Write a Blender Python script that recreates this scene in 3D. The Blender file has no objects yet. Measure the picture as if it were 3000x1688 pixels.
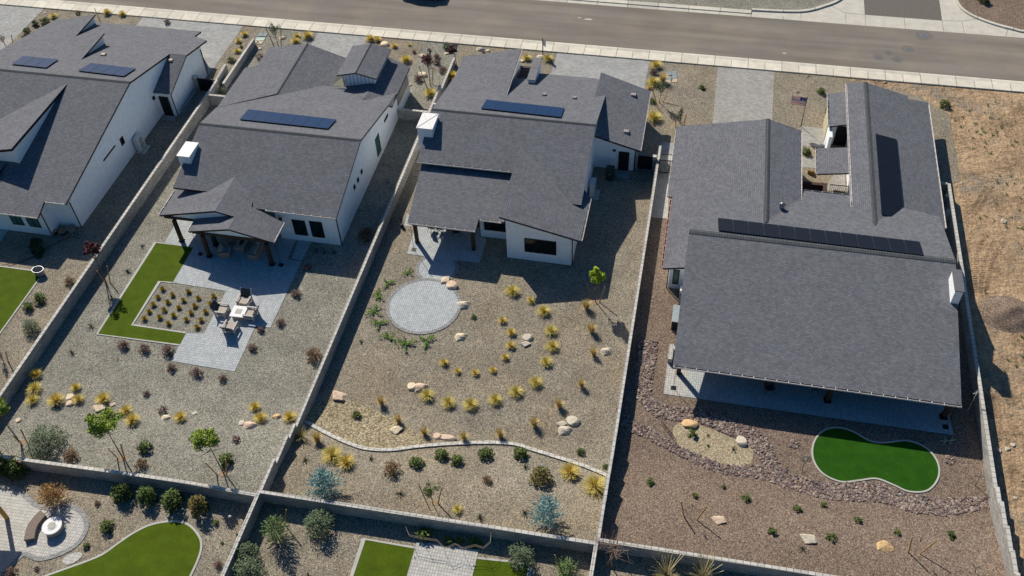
import bpy, bmesh, math, random
from mathutils import Vector, Matrix
random.seed(7)
S = bpy.context.scene
COL = S.collection

# ------------------------------------------------------------------ survey of the photograph
FPX, PIT, ROLL, YAW, HC = 2853.455, math.radians(47.0368), math.radians(2.78857), math.radians(-13.499), 54.0
def _rows():
    cp, sp = math.cos(PIT), math.sin(PIT)
    right = Vector((math.cos(YAW), -math.sin(YAW), 0)); fwd = Vector((math.sin(YAW)*cp, math.cos(YAW)*cp, -sp))
    down = fwd.cross(right)
    return right*math.cos(ROLL)+down*math.sin(ROLL), -right*math.sin(ROLL)+down*math.cos(ROLL), fwd
RX, RD, RF = _rows()
TO = {'a':(0,0),'b':(700,0),'c':(1400,0),'d':(2200,0),'e':(0,500),'f':(700,500),'g':(1400,500),'h':(2200,500),
      'i':(0,1128),'j':(700,1128),'k':(1400,1128),'l':(2200,1128)}
T2 = {'m':(450,530,4.14),'n':(1850,700,4.83),'o':(2300,350,5.796),'p':(0,380,6.9),'q':(2650,500,5.914),'r':(600,820,10.35),
      's':(0,1400,5.031),'t':(1480,120,10.35),'u':(1180,600,9.055),'F':(0,0,1/1.16505),'S':(0,0,1.0)}
def src(t, x, y):
    if t in T2: o = T2[t]; return o[0]+x/o[2], o[1]+y/o[2]
    o = TO[t]; return o[0]+x/2.5875, o[1]+y/2.5875
def ray(t, x, y):
    u, v = src(t, x, y)
    return RX*((u-1500)/FPX)+RD*((v-844)/FPX)+RF
def P(t, x, y, z=0.0):
    d = ray(t, x, y); k = (z-HC)/d.z; return Vector((d.x*k, d.y*k, z))
def PX(t, x, y, X):
    d = ray(t, x, y); k = X/d.x; return Vector((X, d.y*k, HC+d.z*k))
def PY(t, x, y, Y):
    d = ray(t, x, y); k = Y/d.y; return Vector((d.x*k, Y, HC+d.z*k))
def RP(pl, t, x, y):            # pl = (a, b, c): z = a + b x + c y
    d = ray(t, x, y); k = (pl[0]-HC)/(d.z-pl[1]*d.x-pl[2]*d.y); return Vector((d.x*k, d.y*k, HC+d.z*k))
def sm(a, b, v):
    t = max(0., min(1., (v-a)/(b-a))); return t*t*(3-2*t)
def Z(x, y):                    # the land: level building pads, banked up behind towards the rear walls
    return 1.2*(1-sm(29.0, 36.3, y))*sm(-45, -26, x)
def g(t, x, y, dz=0.0):
    z = 0.0
    for _ in range(12):
        p = P(t, x, y, z+dz); z = 0.5*z+0.5*Z(p.x, p.y)
    p = P(t, x, y, z+dz); p.z = z+dz; return p
def G(x, y, dz=0.0): return Vector((x, y, Z(x, y)+dz))

# ------------------------------------------------------------------ materials
MAT = {}
def nt(name, rough=.85, spec=.3):
    m = bpy.data.materials.new(name); m.use_nodes = True; t = m.node_tree
    b = t.nodes['Principled BSDF']; b.inputs['Roughness'].default_value = rough
    b.inputs['Specular IOR Level'].default_value = spec
    MAT[name] = m; return m, t, b
def node(t, typ, **kw):
    n = t.nodes.new(typ)
    for k, v in kw.items():
        if k in n.inputs.keys(): n.inputs[k].default_value = v
        else: setattr(n, k, v)
    return n
def ramp(t, stops, interp='LINEAR'):
    n = t.nodes.new('ShaderNodeValToRGB'); n.color_ramp.interpolation = interp; e = n.color_ramp.elements
    while len(e) > 1: e.remove(e[-1])
    e[0].position = stops[0][0]; e[0].color = (*stops[0][1], 1)
    for p, c in stops[1:]:
        q = e.new(p); q.color = (*c, 1)
    return n
def L(t, a, b): t.links.new(a, b)
def mixc(t, typ, fac, a, b):
    n = t.nodes.new('ShaderNodeMix'); n.data_type = 'RGBA'; n.blend_type = typ
    for s, v in ((n.inputs[0], fac), (n.inputs[6], a), (n.inputs[7], b)):
        if hasattr(v, 'links'): L(t, v, s)
        elif isinstance(v, (int, float)): s.default_value = v
        else: s.default_value = (*v, 1)
    return n.outputs[2]
def objco(t): return t.nodes.new('ShaderNodeTexCoord').outputs['Object']
def geo(t): return t.nodes.new('ShaderNodeNewGeometry').outputs['Position']
def uvco(t): return t.nodes.new('ShaderNodeTexCoord').outputs['UV']
def bump(t, b, h, strength=.3, dist=.02):
    n = node(t, 'ShaderNodeBump', Strength=strength, Distance=dist); L(t, h, n.inputs['Height']); L(t, n.outputs[0], b.inputs['Normal'])

def plain(name, c, rough=.8, spec=.3, var=.12, scale=3.0, metal=0):
    m, t, b = nt(name, rough, spec); n = node(t, 'ShaderNodeTexNoise', Scale=scale, Detail=4.0); L(t, geo(t), n.inputs['Vector'])
    r = ramp(t, [(.3, tuple(v*(1-var) for v in c)), (.7, tuple(min(1, v*(1+var)) for v in c))]); L(t, n.outputs[0], r.inputs[0])
    L(t, r.outputs[0], b.inputs['Base Color']); b.inputs['Metallic'].default_value = metal
    return m
def gravel(name, cols, size=.075, big=.5, dark=.45, patch=.14, tint=None):
    m, t, b = nt(name, .95, .12); p = geo(t)
    v = node(t, 'ShaderNodeTexVoronoi', Scale=1/size); L(t, p, v.inputs['Vector'])
    sep = t.nodes.new('ShaderNodeSeparateColor'); L(t, v.outputs['Color'], sep.inputs[0])
    r = ramp(t, [(i/(len(cols)-1)*.94, c) for i, c in enumerate(cols)], 'CONSTANT'); L(t, sep.outputs[0], r.inputs[0])
    v2 = node(t, 'ShaderNodeTexVoronoi', Scale=1/(size*2.1)); L(t, p, v2.inputs['Vector'])
    sep2 = t.nodes.new('ShaderNodeSeparateColor'); L(t, v2.outputs['Color'], sep2.inputs[0])
    mr = ramp(t, [(0., (.42,)*3), (.5, (.95,)*3), (1., (1.5,)*3)]); L(t, sep2.outputs[1], mr.inputs[0])
    c = mixc(t, 'MULTIPLY', .28, r.outputs[0], mr.outputs[0])
    ed = ramp(t, [(0., (dark,)*3), (size*.55, (1,)*3)]); 
    ed2 = ramp(t, [(0.25, (1,)*3), (.75, (dark,)*3)]); L(t, v.outputs['Distance'], ed2.inputs[0])
    c = mixc(t, 'MULTIPLY', .65, c, ed2.outputs[0])
    n = node(t, 'ShaderNodeTexNoise', Scale=.4, Detail=8.0, Roughness=.68); L(t, p, n.inputs['Vector'])
    pr = ramp(t, [(.3, (1-patch,)*3), (.7, (1+patch,)*3)]); L(t, n.outputs[0], pr.inputs[0])
    c = mixc(t, 'MULTIPLY', 1., c, pr.outputs[0])
    if tint:
        n3 = node(t, 'ShaderNodeTexNoise', Scale=.22, Detail=2.0); L(t, p, n3.inputs['Vector'])
        tr = ramp(t, [(.4, (1, 1, 1)), (.68, tint)]); L(t, n3.outputs[0], tr.inputs[0]); c = mixc(t, 'MULTIPLY', 1., c, tr.outputs[0])
    L(t, c, b.inputs['Base Color']); inv = ramp(t, [(0, (1,)*3), (.8, (0,)*3)]); L(t, v.outputs['Distance'], inv.inputs[0])
    bump(t, b, inv.outputs[0], .55, size*.45); return m
def bricks(name, c1, c2, mortar, bw, bh, msize, rough=.9, offset=.5, var=.2, bmp=.3, bias=0., spec=.2, noise=None, co='uv', squash=None):
    m, t, b = nt(name, rough, spec)
    br = node(t, 'ShaderNodeTexBrick', Scale=1.0); br.offset = offset; br.squash = 1
    br.inputs['Brick Width'].default_value = bw; br.inputs['Row Height'].default_value = bh; br.inputs['Mortar Size'].default_value = msize
    br.inputs['Mortar Smooth'].default_value = .3; br.inputs['Bias'].default_value = bias
    br.inputs['Color1'].default_value = (*c1, 1); br.inputs['Color2'].default_value = (*c2, 1); br.inputs['Mortar'].default_value = (*mortar, 1)
    L(t, uvco(t) if co == 'uv' else geo(t), br.inputs['Vector'])
    n = node(t, 'ShaderNodeTexNoise', Scale=.6, Detail=6.0, Roughness=.65); L(t, geo(t), n.inputs['Vector'])
    pr = ramp(t, [(.3, (1-var,)*3), (.7, (1+var,)*3)]); L(t, n.outputs[0], pr.inputs[0])
    c = mixc(t, 'MULTIPLY', 1., br.outputs[0], pr.outputs[0])
    if noise:
        n2 = node(t, 'ShaderNodeTexNoise', Scale=noise[0], Detail=2.0); L(t, geo(t), n2.inputs['Vector'])
        r2 = ramp(t, [(.35, (1-noise[1],)*3), (.65, (1+noise[1],)*3)]); L(t, n2.outputs[0], r2.inputs[0]); c = mixc(t, 'MULTIPLY', 1., c, r2.outputs[0])
    L(t, c, b.inputs['Base Color'])
    if bmp:
        inv = t.nodes.new('ShaderNodeMath'); inv.operation = 'SUBTRACT'; inv.inputs[0].default_value = 1; L(t, br.outputs['Fac'], inv.inputs[1]); bump(t, b, inv.outputs[0], bmp, .015)
    return m
def leaf(name, c1, c2, tip=None, h=.6, rough=.7):
    m, t, b = nt(name, rough, .2); gi = t.nodes.new('ShaderNodeNewGeometry')
    r = ramp(t, [(0, c1), (1, c2)]); L(t, gi.outputs['Random Per Island'], r.inputs[0]); c = r.outputs[0]
    if tip:
        s = t.nodes.new('ShaderNodeSeparateXYZ'); L(t, objco(t), s.inputs[0])
        mm = t.nodes.new('ShaderNodeMath'); mm.operation = 'DIVIDE'; L(t, s.outputs[2], mm.inputs[0]); mm.inputs[1].default_value = h
        rr = ramp(t, [(.15, (0,)*3), (.8, (1,)*3)]); L(t, mm.outputs[0], rr.inputs[0])
        r2 = ramp(t, [(0, tuple(v*.7 for v in tip)), (1, tuple(min(1, v*1.25) for v in tip))]); L(t, gi.outputs['Random Per Island'], r2.inputs[0])
        c = mixc(t, 'MIX', rr.outputs[0], c, r2.outputs[0])
    L(t, c, b.inputs['Base Color']); return m

gravel('grey_gravel', [(0.288,0.268,0.213),(0.432,0.376,0.283),(0.183,0.175,0.154),(0.346,0.312,0.247),(0.556,0.487,0.370),(0.240,0.221,0.180),(0.364,0.303,0.225),(0.135,0.128,0.121),(0.460,0.415,0.327)], .045, patch=.21, tint=(1.05,.99,.92))
gravel('cool_gravel', [(0.287,0.283,0.244),(0.432,0.406,0.328),(0.176,0.172,0.160),(0.339,0.335,0.291),(0.535,0.498,0.393),(0.236,0.234,0.206),(0.348,0.314,0.254),(0.123,0.131,0.131),(0.432,0.426,0.356)], .045, patch=.21)
gravel('red_gravel', [(0.266,0.196,0.153),(0.320,0.248,0.187),(0.169,0.116,0.098),(0.276,0.224,0.170),(0.427,0.347,0.264),(0.213,0.143,0.119),(0.276,0.210,0.162),(0.129,0.098,0.085),(0.328,0.255,0.199)], .052, patch=.12)
gravel('tan_gravel', [(0.481,0.399,0.262),(0.574,0.481,0.327),(0.314,0.266,0.178),(0.439,0.369,0.253),(0.648,0.563,0.402),(0.376,0.307,0.206)], .06, patch=.08)
gravel('cobble_gravel', [(0.365,0.305,0.200),(0.500,0.419,0.275),(0.231,0.200,0.141),(0.404,0.334,0.216),(0.577,0.495,0.333),(0.289,0.228,0.158)], .10, dark=.35, patch=.1)

def dirt():
    m, t, b = nt('dirt', .95, .1); p = geo(t)
    n = node(t, 'ShaderNodeTexNoise', Scale=.38, Detail=10.0, Roughness=.78); L(t, p, n.inputs['Vector'])
    r = ramp(t, [(.30, (.18,.13,.09)), (.40, (.35,.25,.16)), (.48, (.53,.375,.235)), (.62, (.67,.485,.31)), (.75, (.42,.31,.20))]); L(t, n.outputs[0], r.inputs[0])
    n2 = node(t, 'ShaderNodeTexNoise', Scale=5.0, Detail=8.0, Roughness=.75); L(t, p, n2.inputs['Vector'])
    r2 = ramp(t, [(.35, (.55,)*3), (.62, (1.25,)*3)]); L(t, n2.outputs[0], r2.inputs[0]); c = mixc(t, 'MULTIPLY', .75, r.outputs[0], r2.outputs[0])
    mp = node(t, 'ShaderNodeMapping'); mp.inputs['Rotation'].default_value = (0, 0, .35); mp.inputs['Scale'].default_value = (1.6, .16, 1); L(t, p, mp.inputs[0])
    w = node(t, 'ShaderNodeTexNoise', Scale=2.2, Detail=3.0); L(t, mp.outputs[0], w.inputs['Vector'])
    wr = ramp(t, [(.45, (1,)*3), (.53, (.62,.58,.53)), (.56, (1.05,)*3)]); L(t, w.outputs[0], wr.inputs[0]); c = mixc(t, 'MULTIPLY', .6, c, wr.outputs[0])
    n4 = node(t, 'ShaderNodeTexNoise', Scale=.16, Detail=9.0, Roughness=.72); L(t, p, n4.inputs['Vector'])
    r4 = ramp(t, [(.53, (0,)*3), (.62, (.9,)*3)]); L(t, n4.outputs[0], r4.inputs[0])
    v = node(t, 'ShaderNodeTexVoronoi', Scale=14.0); L(t, p, v.inputs['Vector']); sp = t.nodes.new('ShaderNodeSeparateColor'); L(t, v.outputs['Color'], sp.inputs[0])
    vr = ramp(t, [(0, (.10,.09,.075)), (.35, (.22,.19,.15)), (.7, (.34,.30,.24)), (1, (.50,.45,.37))]); L(t, sp.outputs[0], vr.inputs[0])
    c = mixc(t, 'MIX', r4.outputs[0], c, vr.outputs[0])
    L(t, c, b.inputs['Base Color']); n5 = node(t, 'ShaderNodeTexNoise', Scale=1.1, Detail=9.0, Roughness=.7); L(t, p, n5.inputs['Vector']); bump(t, b, n5.outputs[0], 1., .5)
dirt()
def asphalt():
    m, t, b = nt('asphalt', .9, .2); p = geo(t)
    n = node(t, 'ShaderNodeTexNoise', Scale=14.0, Detail=6.0, Roughness=.8); L(t, p, n.inputs['Vector'])
    r = ramp(t, [(.35, (.165,.148,.130)), (.65, (.265,.240,.212))]); L(t, n.outputs[0], r.inputs[0])
    mp = node(t, 'ShaderNodeMapping'); mp.inputs['Scale'].default_value = (.06, .7, 1); L(t, p, mp.inputs[0])
    n2 = node(t, 'ShaderNodeTexNoise', Scale=1.0, Detail=5.0); L(t, mp.outputs[0], n2.inputs['Vector'])
    r2 = ramp(t, [(.35, (.82,)*3), (.65, (1.15,)*3)]); L(t, n2.outputs[0], r2.inputs[0]); c = mixc(t, 'MULTIPLY', 1, r.outputs[0], r2.outputs[0])
    n3 = node(t, 'ShaderNodeTexNoise', Scale=.25, Detail=6.0); L(t, p, n3.inputs['Vector'])
    r3 = ramp(t, [(.45, (1,1,1)), (.75, (1.22,1.17,1.06))]); L(t, n3.outputs[0], r3.inputs[0]); c = mixc(t, 'MULTIPLY', 1, c, r3.outputs[0])
    L(t, c, b.inputs['Base Color']); bump(t, b, n.outputs[0], .3, .01)
asphalt()
plain('patch_asphalt', (.17,.155,.137), var=.25, scale=8); plain('dark_asphalt', (.15,.135,.12), var=.25, scale=8)
def conc(name, c, px=None, ox=0.):
    m, t, b = nt(name, .85, .25); p = geo(t)
    n = node(t, 'ShaderNodeTexNoise', Scale=1.1, Detail=9.0, Roughness=.75); L(t, p, n.inputs['Vector'])
    r = ramp(t, [(.3, tuple(v*.8 for v in c)), (.68, tuple(v*1.1 for v in c))]); L(t, n.outputs[0], r.inputs[0]); o = r.outputs[0]
    if px:      # every bay of the pavement was poured on its own: tint per bay, tooled joint between bays
        s = t.nodes.new('ShaderNodeSeparateXYZ'); L(t, p, s.inputs[0])
        a = t.nodes.new('ShaderNodeMath'); a.operation = 'SUBTRACT'; L(t, s.outputs[0], a.inputs[0]); a.inputs[1].default_value = ox
        d = t.nodes.new('ShaderNodeMath'); d.operation = 'DIVIDE'; L(t, a.outputs[0], d.inputs[0]); d.inputs[1].default_value = px
        f = t.nodes.new('ShaderNodeMath'); f.operation = 'FLOOR'; L(t, d.outputs[0], f.inputs[0])
        fr = t.nodes.new('ShaderNodeMath'); fr.operation = 'FRACT'; L(t, d.outputs[0], fr.inputs[0])
        wn = t.nodes.new('ShaderNodeTexWhiteNoise'); wn.noise_dimensions = '1D'; L(t, f.outputs[0], wn.inputs['W'])
        rr = ramp(t, [(0, (.88,.87,.85)), (1, (1.08,1.07,1.04))]); L(t, wn.outputs[0], rr.inputs[0]); o = mixc(t, 'MULTIPLY', 1, o, rr.outputs[0])
        w = .05/px; jr = ramp(t, [(0, (.38,)*3), (w, (1,)*3)], 'CONSTANT'); L(t, fr.outputs[0], jr.inputs[0]); o = mixc(t, 'MULTIPLY', 1, o, jr.outputs[0])
    L(t, o, b.inputs['Base Color']); return m
conc('pavement', (.74,.70,.61), 1.5645, -20.44+.0)
conc('kerb_concrete', (.62,.60,.53), 3.129, -20.44)
conc('concrete', (.60,.57,.50))
conc('edging', (.50,.50,.46))
bricks('shingle', (.140,.147,.170), (.196,.203,.227), (.092,.097,.114), .22, .145, .013, var=.07, bmp=.3, noise=(3, .07))
bricks('ridge_cap', (.085,.095,.105), (.11,.12,.13), (.04,.045,.05), .19, .3, .02, offset=0, var=.1, bmp=.4)
bricks('paver', (.42,.455,.475), (.56,.59,.60), (.24,.26,.28), .15, .215, .013, offset=0., var=.08, bmp=.3)
bricks('paver_border', (.28,.285,.29), (.40,.40,.39), (.09,.09,.09), .12, .3, .012, offset=0., var=.1)
bricks('driveway_paver', (.35,.36,.36), (.48,.485,.475), (.15,.15,.145), .3, .16, .014, var=.12, bmp=.2)
bricks('driveway_paver_warm', (.33,.32,.30), (.45,.435,.41), (.17,.165,.155), .3, .16, .012, var=.06, bmp=.2)
bricks('patio_paver_pale', (.47,.465,.445), (.60,.59,.56), (.27,.265,.25), .17, .215, .014, offset=0., var=.05)
bricks('block', (.31,.30,.285), (.45,.435,.41), (.17,.165,.16), .4, .2, .016, var=.10, bmp=.35, noise=(10, .08))
bricks('coping', (.50,.49,.455), (.64,.62,.575), (.20,.19,.18), .4, .4, .022, offset=0, var=.08, bmp=.2)
bricks('red_brick', (.07,.035,.028), (.12,.065,.05), (.08,.06,.05), .2, .07, .01, var=.15)
bricks('turf_l', (1,1,1), (1,1,1), (1,1,1), 1, 1, 0)
def turf(name, a, bb):
    m, t, b = nt(name, .9, .1); p = geo(t)
    n = node(t, 'ShaderNodeTexNoise', Scale=22.0, Detail=4.0, Roughness=.8); L(t, p, n.inputs['Vector'])
    n2 = node(t, 'ShaderNodeTexNoise', Scale=1.2, Detail=5.0); L(t, p, n2.inputs['Vector'])
    r = ramp(t, [(.3, a), (.7, bb)]); L(t, n.outputs[0], r.inputs[0]); r2 = ramp(t, [(.3, (.82,)*3), (.7, (1.15,)*3)]); L(t, n2.outputs[0], r2.inputs[0])
    L(t, mixc(t, 'MULTIPLY', 1, r.outputs[0], r2.outputs[0]), b.inputs['Base Color']); bump(t, b, n.outputs[0], .8, .04)
turf('olive_turf', (.042,.078,.003), (.115,.165,.011)); turf('green_turf', (.010,.052,.003), (.038,.135,.009))
plain('stucco', (.88,.92,.97), var=.06, scale=2.5, rough=.95); plain('white_cap', (.82,.82,.82), var=.03, rough=.6)
plain('fascia', (.022,.022,.028), rough=.6); plain('soffit', (.10,.085,.07)); plain('gutter', (.70,.66,.64), rough=.5, var=.08)
plain('copper_gutter', (.50,.26,.21), rough=.5, var=.1); plain('wood', (.06,.036,.022), var=.35, scale=12)
plain('stake_wood', (.44,.26,.10), var=.25, scale=14); plain('gold_wood', (.45,.27,.06), var=.2, scale=8)
plain('metal_cap', (.15,.15,.17), rough=.5); plain('black_metal', (.012,.012,.014), rough=.5); plain('grey_metal', (.35,.36,.37), rough=.4, metal=.6)
plain('solar_cell', (.004,.034,.112), rough=.35, spec=.12, var=.1); plain('solar_black', (.010,.012,.02), rough=.35, spec=.3, var=.1); plain('solar_line', (.06,.09,.14), rough=.4)
plain('glass', (.008,.011,.012), rough=.08, spec=.6, var=.3); plain('curtain_glass', (.06,.16,.15), rough=.15, spec=.5, var=.3, scale=2)
plain('cream', (.55,.50,.34), var=.05); plain('plastic_grey', (.30,.30,.31), rough=.5); plain('plastic_black', (.02,.022,.025), rough=.5)
plain('vent_metal', (.34,.30,.29), rough=.5); plain('ac_white', (.66,.66,.63), rough=.5, var=.05); plain('utility_lid', (.36,.50,.46), rough=.6)
plain('tan_lid', (.55,.45,.33)); plain('rod_metal', (.34,.29,.23)); plain('grey_lid', (.27,.31,.33)); plain('chair_wood', (.52,.475,.44), var=.15, scale=8)
plain('cushion', (.48,.43,.37), var=.08, rough=.95); plain('table_top', (.90,.90,.89), var=.03); plain('table_base', (.33,.29,.23))
plain('chair_canvas', (.05,.055,.065)); plain('wicker', (.33,.24,.20), var=.3, scale=40); plain('cushion_grey', (.52,.48,.46)); plain('pillow_white', (.6,.62,.66))
plain('bench_wood', (.22,.175,.15), var=.4, scale=18); plain('car_paint', (.03,.035,.04), rough=.25, spec=.6, var=.05); plain('rubber', (.015,.015,.015))
plain('bin_green', (.02,.045,.035), rough=.5); plain('flag_red', (.55,.02,.03)); plain('flag_white', (.8,.8,.8)); plain('flag_blue', (.02,.03,.16))
plain('soil', (.30,.21,.13), var=.2, scale=5); plain('bark', (.16,.11,.075), var=.3, scale=20); plain('orange_stone', (.28,.16,.05))
plain('slab_stone', (.62,.60,.55)); plain('rust', (.14,.07,.04)); plain('sculpture', (.05,.10,.11), rough=.4, var=.4, scale=10); plain('verdigris', (.36,.38,.24), var=.3, scale=12)
def stone(name, a, bb):
    m, t, b = nt(name, .9, .15); n = node(t, 'ShaderNodeTexNoise', Scale=4.0, Detail=9.0, Roughness=.7); L(t, geo(t), n.inputs['Vector'])
    r = ramp(t, [(.3, a), (.7, bb)]); L(t, n.outputs[0], r.inputs[0]); L(t, r.outputs[0], b.inputs['Base Color']); bump(t, b, n.outputs[0], 1., .08)
stone('sandstone', (.62,.50,.35), (.90,.77,.58)); stone('pale_stone', (.50,.44,.35), (.72,.66,.55)); stone('pink_stone', (.55,.40,.29), (.84,.67,.52)); stone('ochre_stone', (.58,.38,.17), (.82,.59,.34))
def rocks_mat(name, cols):
    m, t, b = nt(name, .9, .2); gi = t.nodes.new('ShaderNodeNewGeometry'); r = ramp(t, [(i/len(cols), c) for i, c in enumerate(cols)], 'CONSTANT')
    L(t, gi.outputs['Random Per Island'], r.inputs[0]); L(t, r.outputs[0], b.inputs['Base Color'])
rocks_mat('river_rock', [(0.185,0.129,0.114),(0.266,0.205,0.182),(0.126,0.099,0.099),(0.333,0.274,0.236),(0.222,0.152,0.137),(0.296,0.213,0.175),(0.155,0.137,0.137),(0.407,0.350,0.289),(0.244,0.182,0.175)])
rocks_mat('chip_rock', [(.42,.40,.34),(.62,.57,.47),(.22,.21,.20),(.50,.44,.34),(.30,.28,.25),(.70,.65,.55),(.16,.16,.16)])
leaf('gold_grass', (.20,.17,.02), (.36,.28,.04), (.95,.69,.22), .32); leaf('lime_grass', (.27,.23,.035), (.48,.41,.08), (.86,.69,.24), .34)
leaf('tan_grass', (.34,.23,.07), (.55,.38,.12), (.88,.70,.38), .6); leaf('olive_grass', (.18,.14,.02), (.34,.26,.05), (.55,.41,.10), .24)
leaf('pale_grass', (.14,.13,.05), (.28,.25,.09), (.60,.52,.30), .8)
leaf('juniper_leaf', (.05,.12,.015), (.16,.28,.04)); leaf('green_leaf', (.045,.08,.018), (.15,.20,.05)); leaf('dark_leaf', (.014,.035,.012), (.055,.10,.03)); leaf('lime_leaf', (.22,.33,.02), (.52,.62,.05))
leaf('grey_leaf', (.07,.11,.055), (.19,.24,.14)); leaf('blue_leaf', (.15,.29,.29), (.40,.56,.54)); leaf('brown_leaf', (.10,.055,.025), (.24,.15,.08))
leaf('purple_leaf', (.05,.012,.022), (.17,.06,.07)); leaf('mauve_twig', (.12,.07,.06), (.24,.15,.13)); leaf('straw_leaf', (.34,.19,.06), (.62,.40,.17))
leaf('spiky_leaf', (.03,.04,.025), (.12,.13,.09)); leaf('red_green_leaf', (.05,.10,.02), (.26,.15,.05)); leaf('light_pine', (.11,.18,.06), (.27,.36,.15)); leaf('bare_twig', (.20,.13,.10), (.38,.28,.23))
leaf('bright_leaf', (.14,.22,.02), (.38,.48,.08)); leaf('red_leaf', (.3,.03,.03), (.5,.1,.06)); leaf('weed_leaf', (.05,.10,.01), (.16,.24,.04)); leaf('pink_bud', (.3,.03,.08), (.45,.1,.12))

# ------------------------------------------------------------------ mesh building
_KID = {}; LOCAL = set()
class MB:
    def __init__(s): s.v = []; s.f = []; s.m = []; s.mats = []; s.smooth = False
    def mi(s, m):
        if m not in s.mats: s.mats.append(m)
        return s.mats.index(m)
    def add(s, vs, fs, m):
        o = len(s.v); s.v += [tuple(v) for v in vs]; k = s.mi(m)
        for f in fs: s.f.append(tuple(i+o for i in f)); s.m.append(k)
        return s
    def box(s, a, b, m, rot=0., c=None, taper=1.):
        x0, y0, z0 = a; x1, y1, z1 = b; cx, cy = (x0+x1)/2, (y0+y1)/2
        vs = []
        for z, k in ((z0, 1.), (z1, taper)):
            for x, y in ((x0, y0), (x1, y0), (x1, y1), (x0, y1)): vs.append(Vector((cx+(x-cx)*k, cy+(y-cy)*k, z)))
        if rot:
            c = Vector(c) if c else Vector((cx, cy, 0)); R = Matrix.Rotation(rot, 3, 'Z')
            vs = [R@(v-Vector((c.x, c.y, 0)))+Vector((c.x, c.y, 0)) for v in vs]
        return s.add(vs, [(0,3,2,1),(4,5,6,7),(0,1,5,4),(1,2,6,5),(2,3,7,6),(3,0,4,7)], m)
    def bar(s, p, q, w, m, h=None, n=4, w2=None):
        p, q = Vector(p), Vector(q); d = (q-p).normalized(); up = Vector((0,0,1)) if abs(d.z) < .95 else Vector((0,1,0))
        x = d.cross(up).normalized(); y = x.cross(d); h = h or w; k2 = (w2/w) if w2 else 1.
        vs = []
        for o, k in ((p, 1.), (q, k2)):
            for i in range(n):
                a = 2*math.pi*(i+.5)/n; r = .7071 if n == 4 else .5
                vs.append(o+x*math.cos(a)*w*r*k+y*math.sin(a)*h*r*k)
        fs = [tuple(range(n))[::-1], tuple(range(n, 2*n))]+[(i, (i+1) % n, n+(i+1) % n, n+i) for i in range(n)]
        return s.add(vs, fs, m)
    def cyl(s, c, r, h, m, n=20, r2=None):
        c = Vector(c); return s.bar(c, c+Vector((0,0,h)), 2*r, m, n=n, w2=2*(r if r2 is None else r2))
    def slab(s, pts, t, mt, ms=None, mb=None):
        n = len(pts); ms = ms or mt; A = [Vector(p) for p in pts]
        if sum(A[i].x*A[(i+1) % n].y-A[(i+1) % n].x*A[i].y for i in range(n)) < 0: A.reverse()
        B = [p-Vector((0,0,t)) for p in A]
        s.add(A, [tuple(range(n))], mt); s.add(B, [tuple(range(n))[::-1]], mb or ms)
        for i in range(n):
            j = (i+1) % n; s.add([A[i], B[i], B[j], A[j]], [(0,1,2,3)], ms)
        return s
    def walls(s, loop, m, z0=0.):
        n = len(loop); ar = sum(loop[i][0]*loop[(i+1) % n][1]-loop[(i+1) % n][0]*loop[i][1] for i in range(n))
        if ar < 0: loop = loop[::-1]
        for i in range(n):
            a, b = loop[i], loop[(i+1) % n]
            s.add([(a[0],a[1],z0),(b[0],b[1],z0),(b[0],b[1],b[2]),(a[0],a[1],a[2])], [(0,1,2,3)], m)
        return s
    def build(s, name, parent=None, loc=None, label=None, cat=None, group=None, kind=None, cut=None, drape=None):
        me = bpy.data.meshes.new(name); o = bpy.data.objects.new(name, me); COL.objects.link(o)
        vs = s.v
        if loc is not None and drape is None: loc = Vector(loc); vs = [tuple(Vector(v)-loc) for v in vs]; o.location = loc
        me.from_pydata(vs, [], s.f)
        for m in s.mats: me.materials.append(MAT[m])
        me.polygons.foreach_set('material_index', s.m)
        if s.smooth: me.polygons.foreach_set('use_smooth', [True]*len(s.f))
        if drape is not None:
            bm = bmesh.new(); bm.from_mesh(me)
            y = 28.0
            while y < 37:
                bmesh.ops.bisect_plane(bm, geom=bm.verts[:]+bm.edges[:]+bm.faces[:], plane_co=(0,y,0), plane_no=(0,1,0)); y += .5
            x = -46.
            while x < -25:
                bmesh.ops.bisect_plane(bm, geom=bm.verts[:]+bm.edges[:]+bm.faces[:], plane_co=(x,0,0), plane_no=(1,0,0)); x += 2.
            for v in bm.verts: v.co.z += Z(v.co.x, v.co.y)
            bm.to_mesh(me); bm.free()
        me.update()
        uv = me.uv_layers.new(name='UVMap'); ox, oy = (o.location.x, o.location.y)
        for p in me.polygons:
            nn = p.normal
            if abs(nn.z) > .995: U, V = Vector((1,0,0)), Vector((0,1,0))
            elif abs(nn.z) > .25:
                V = Vector((-nn.x, -nn.y, 0)).normalized()*(1 if nn.z > 0 else -1); U = Vector((V.y, -V.x, 0)); V = U.cross(nn).normalized()*-1
            else: U = Vector((-nn.y, nn.x, 0)).normalized(); V = Vector((0,0,1))
            for li in p.loop_indices:
                c = me.vertices[me.loops[li].vertex_index].co+o.location; uv.data[li].uv = (c.dot(U), c.dot(V))
        if parent is not None:
            o.parent = parent
            o.matrix_parent_inverse = Matrix.Translation(-Vector(parent.location)) if parent.name not in LOCAL else Matrix(); _KID.setdefault(parent.name, []).append(o)
            if parent.name in LOCAL: LOCAL.add(o.name)
        tag(o, label, cat, group, kind); return o
def tag(o, label=None, cat=None, group=None, kind=None):
    if label: o['label'] = label
    if cat: o['category'] = cat
    if group: o['group'] = group
    if kind: o['kind'] = kind
    return o
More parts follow.
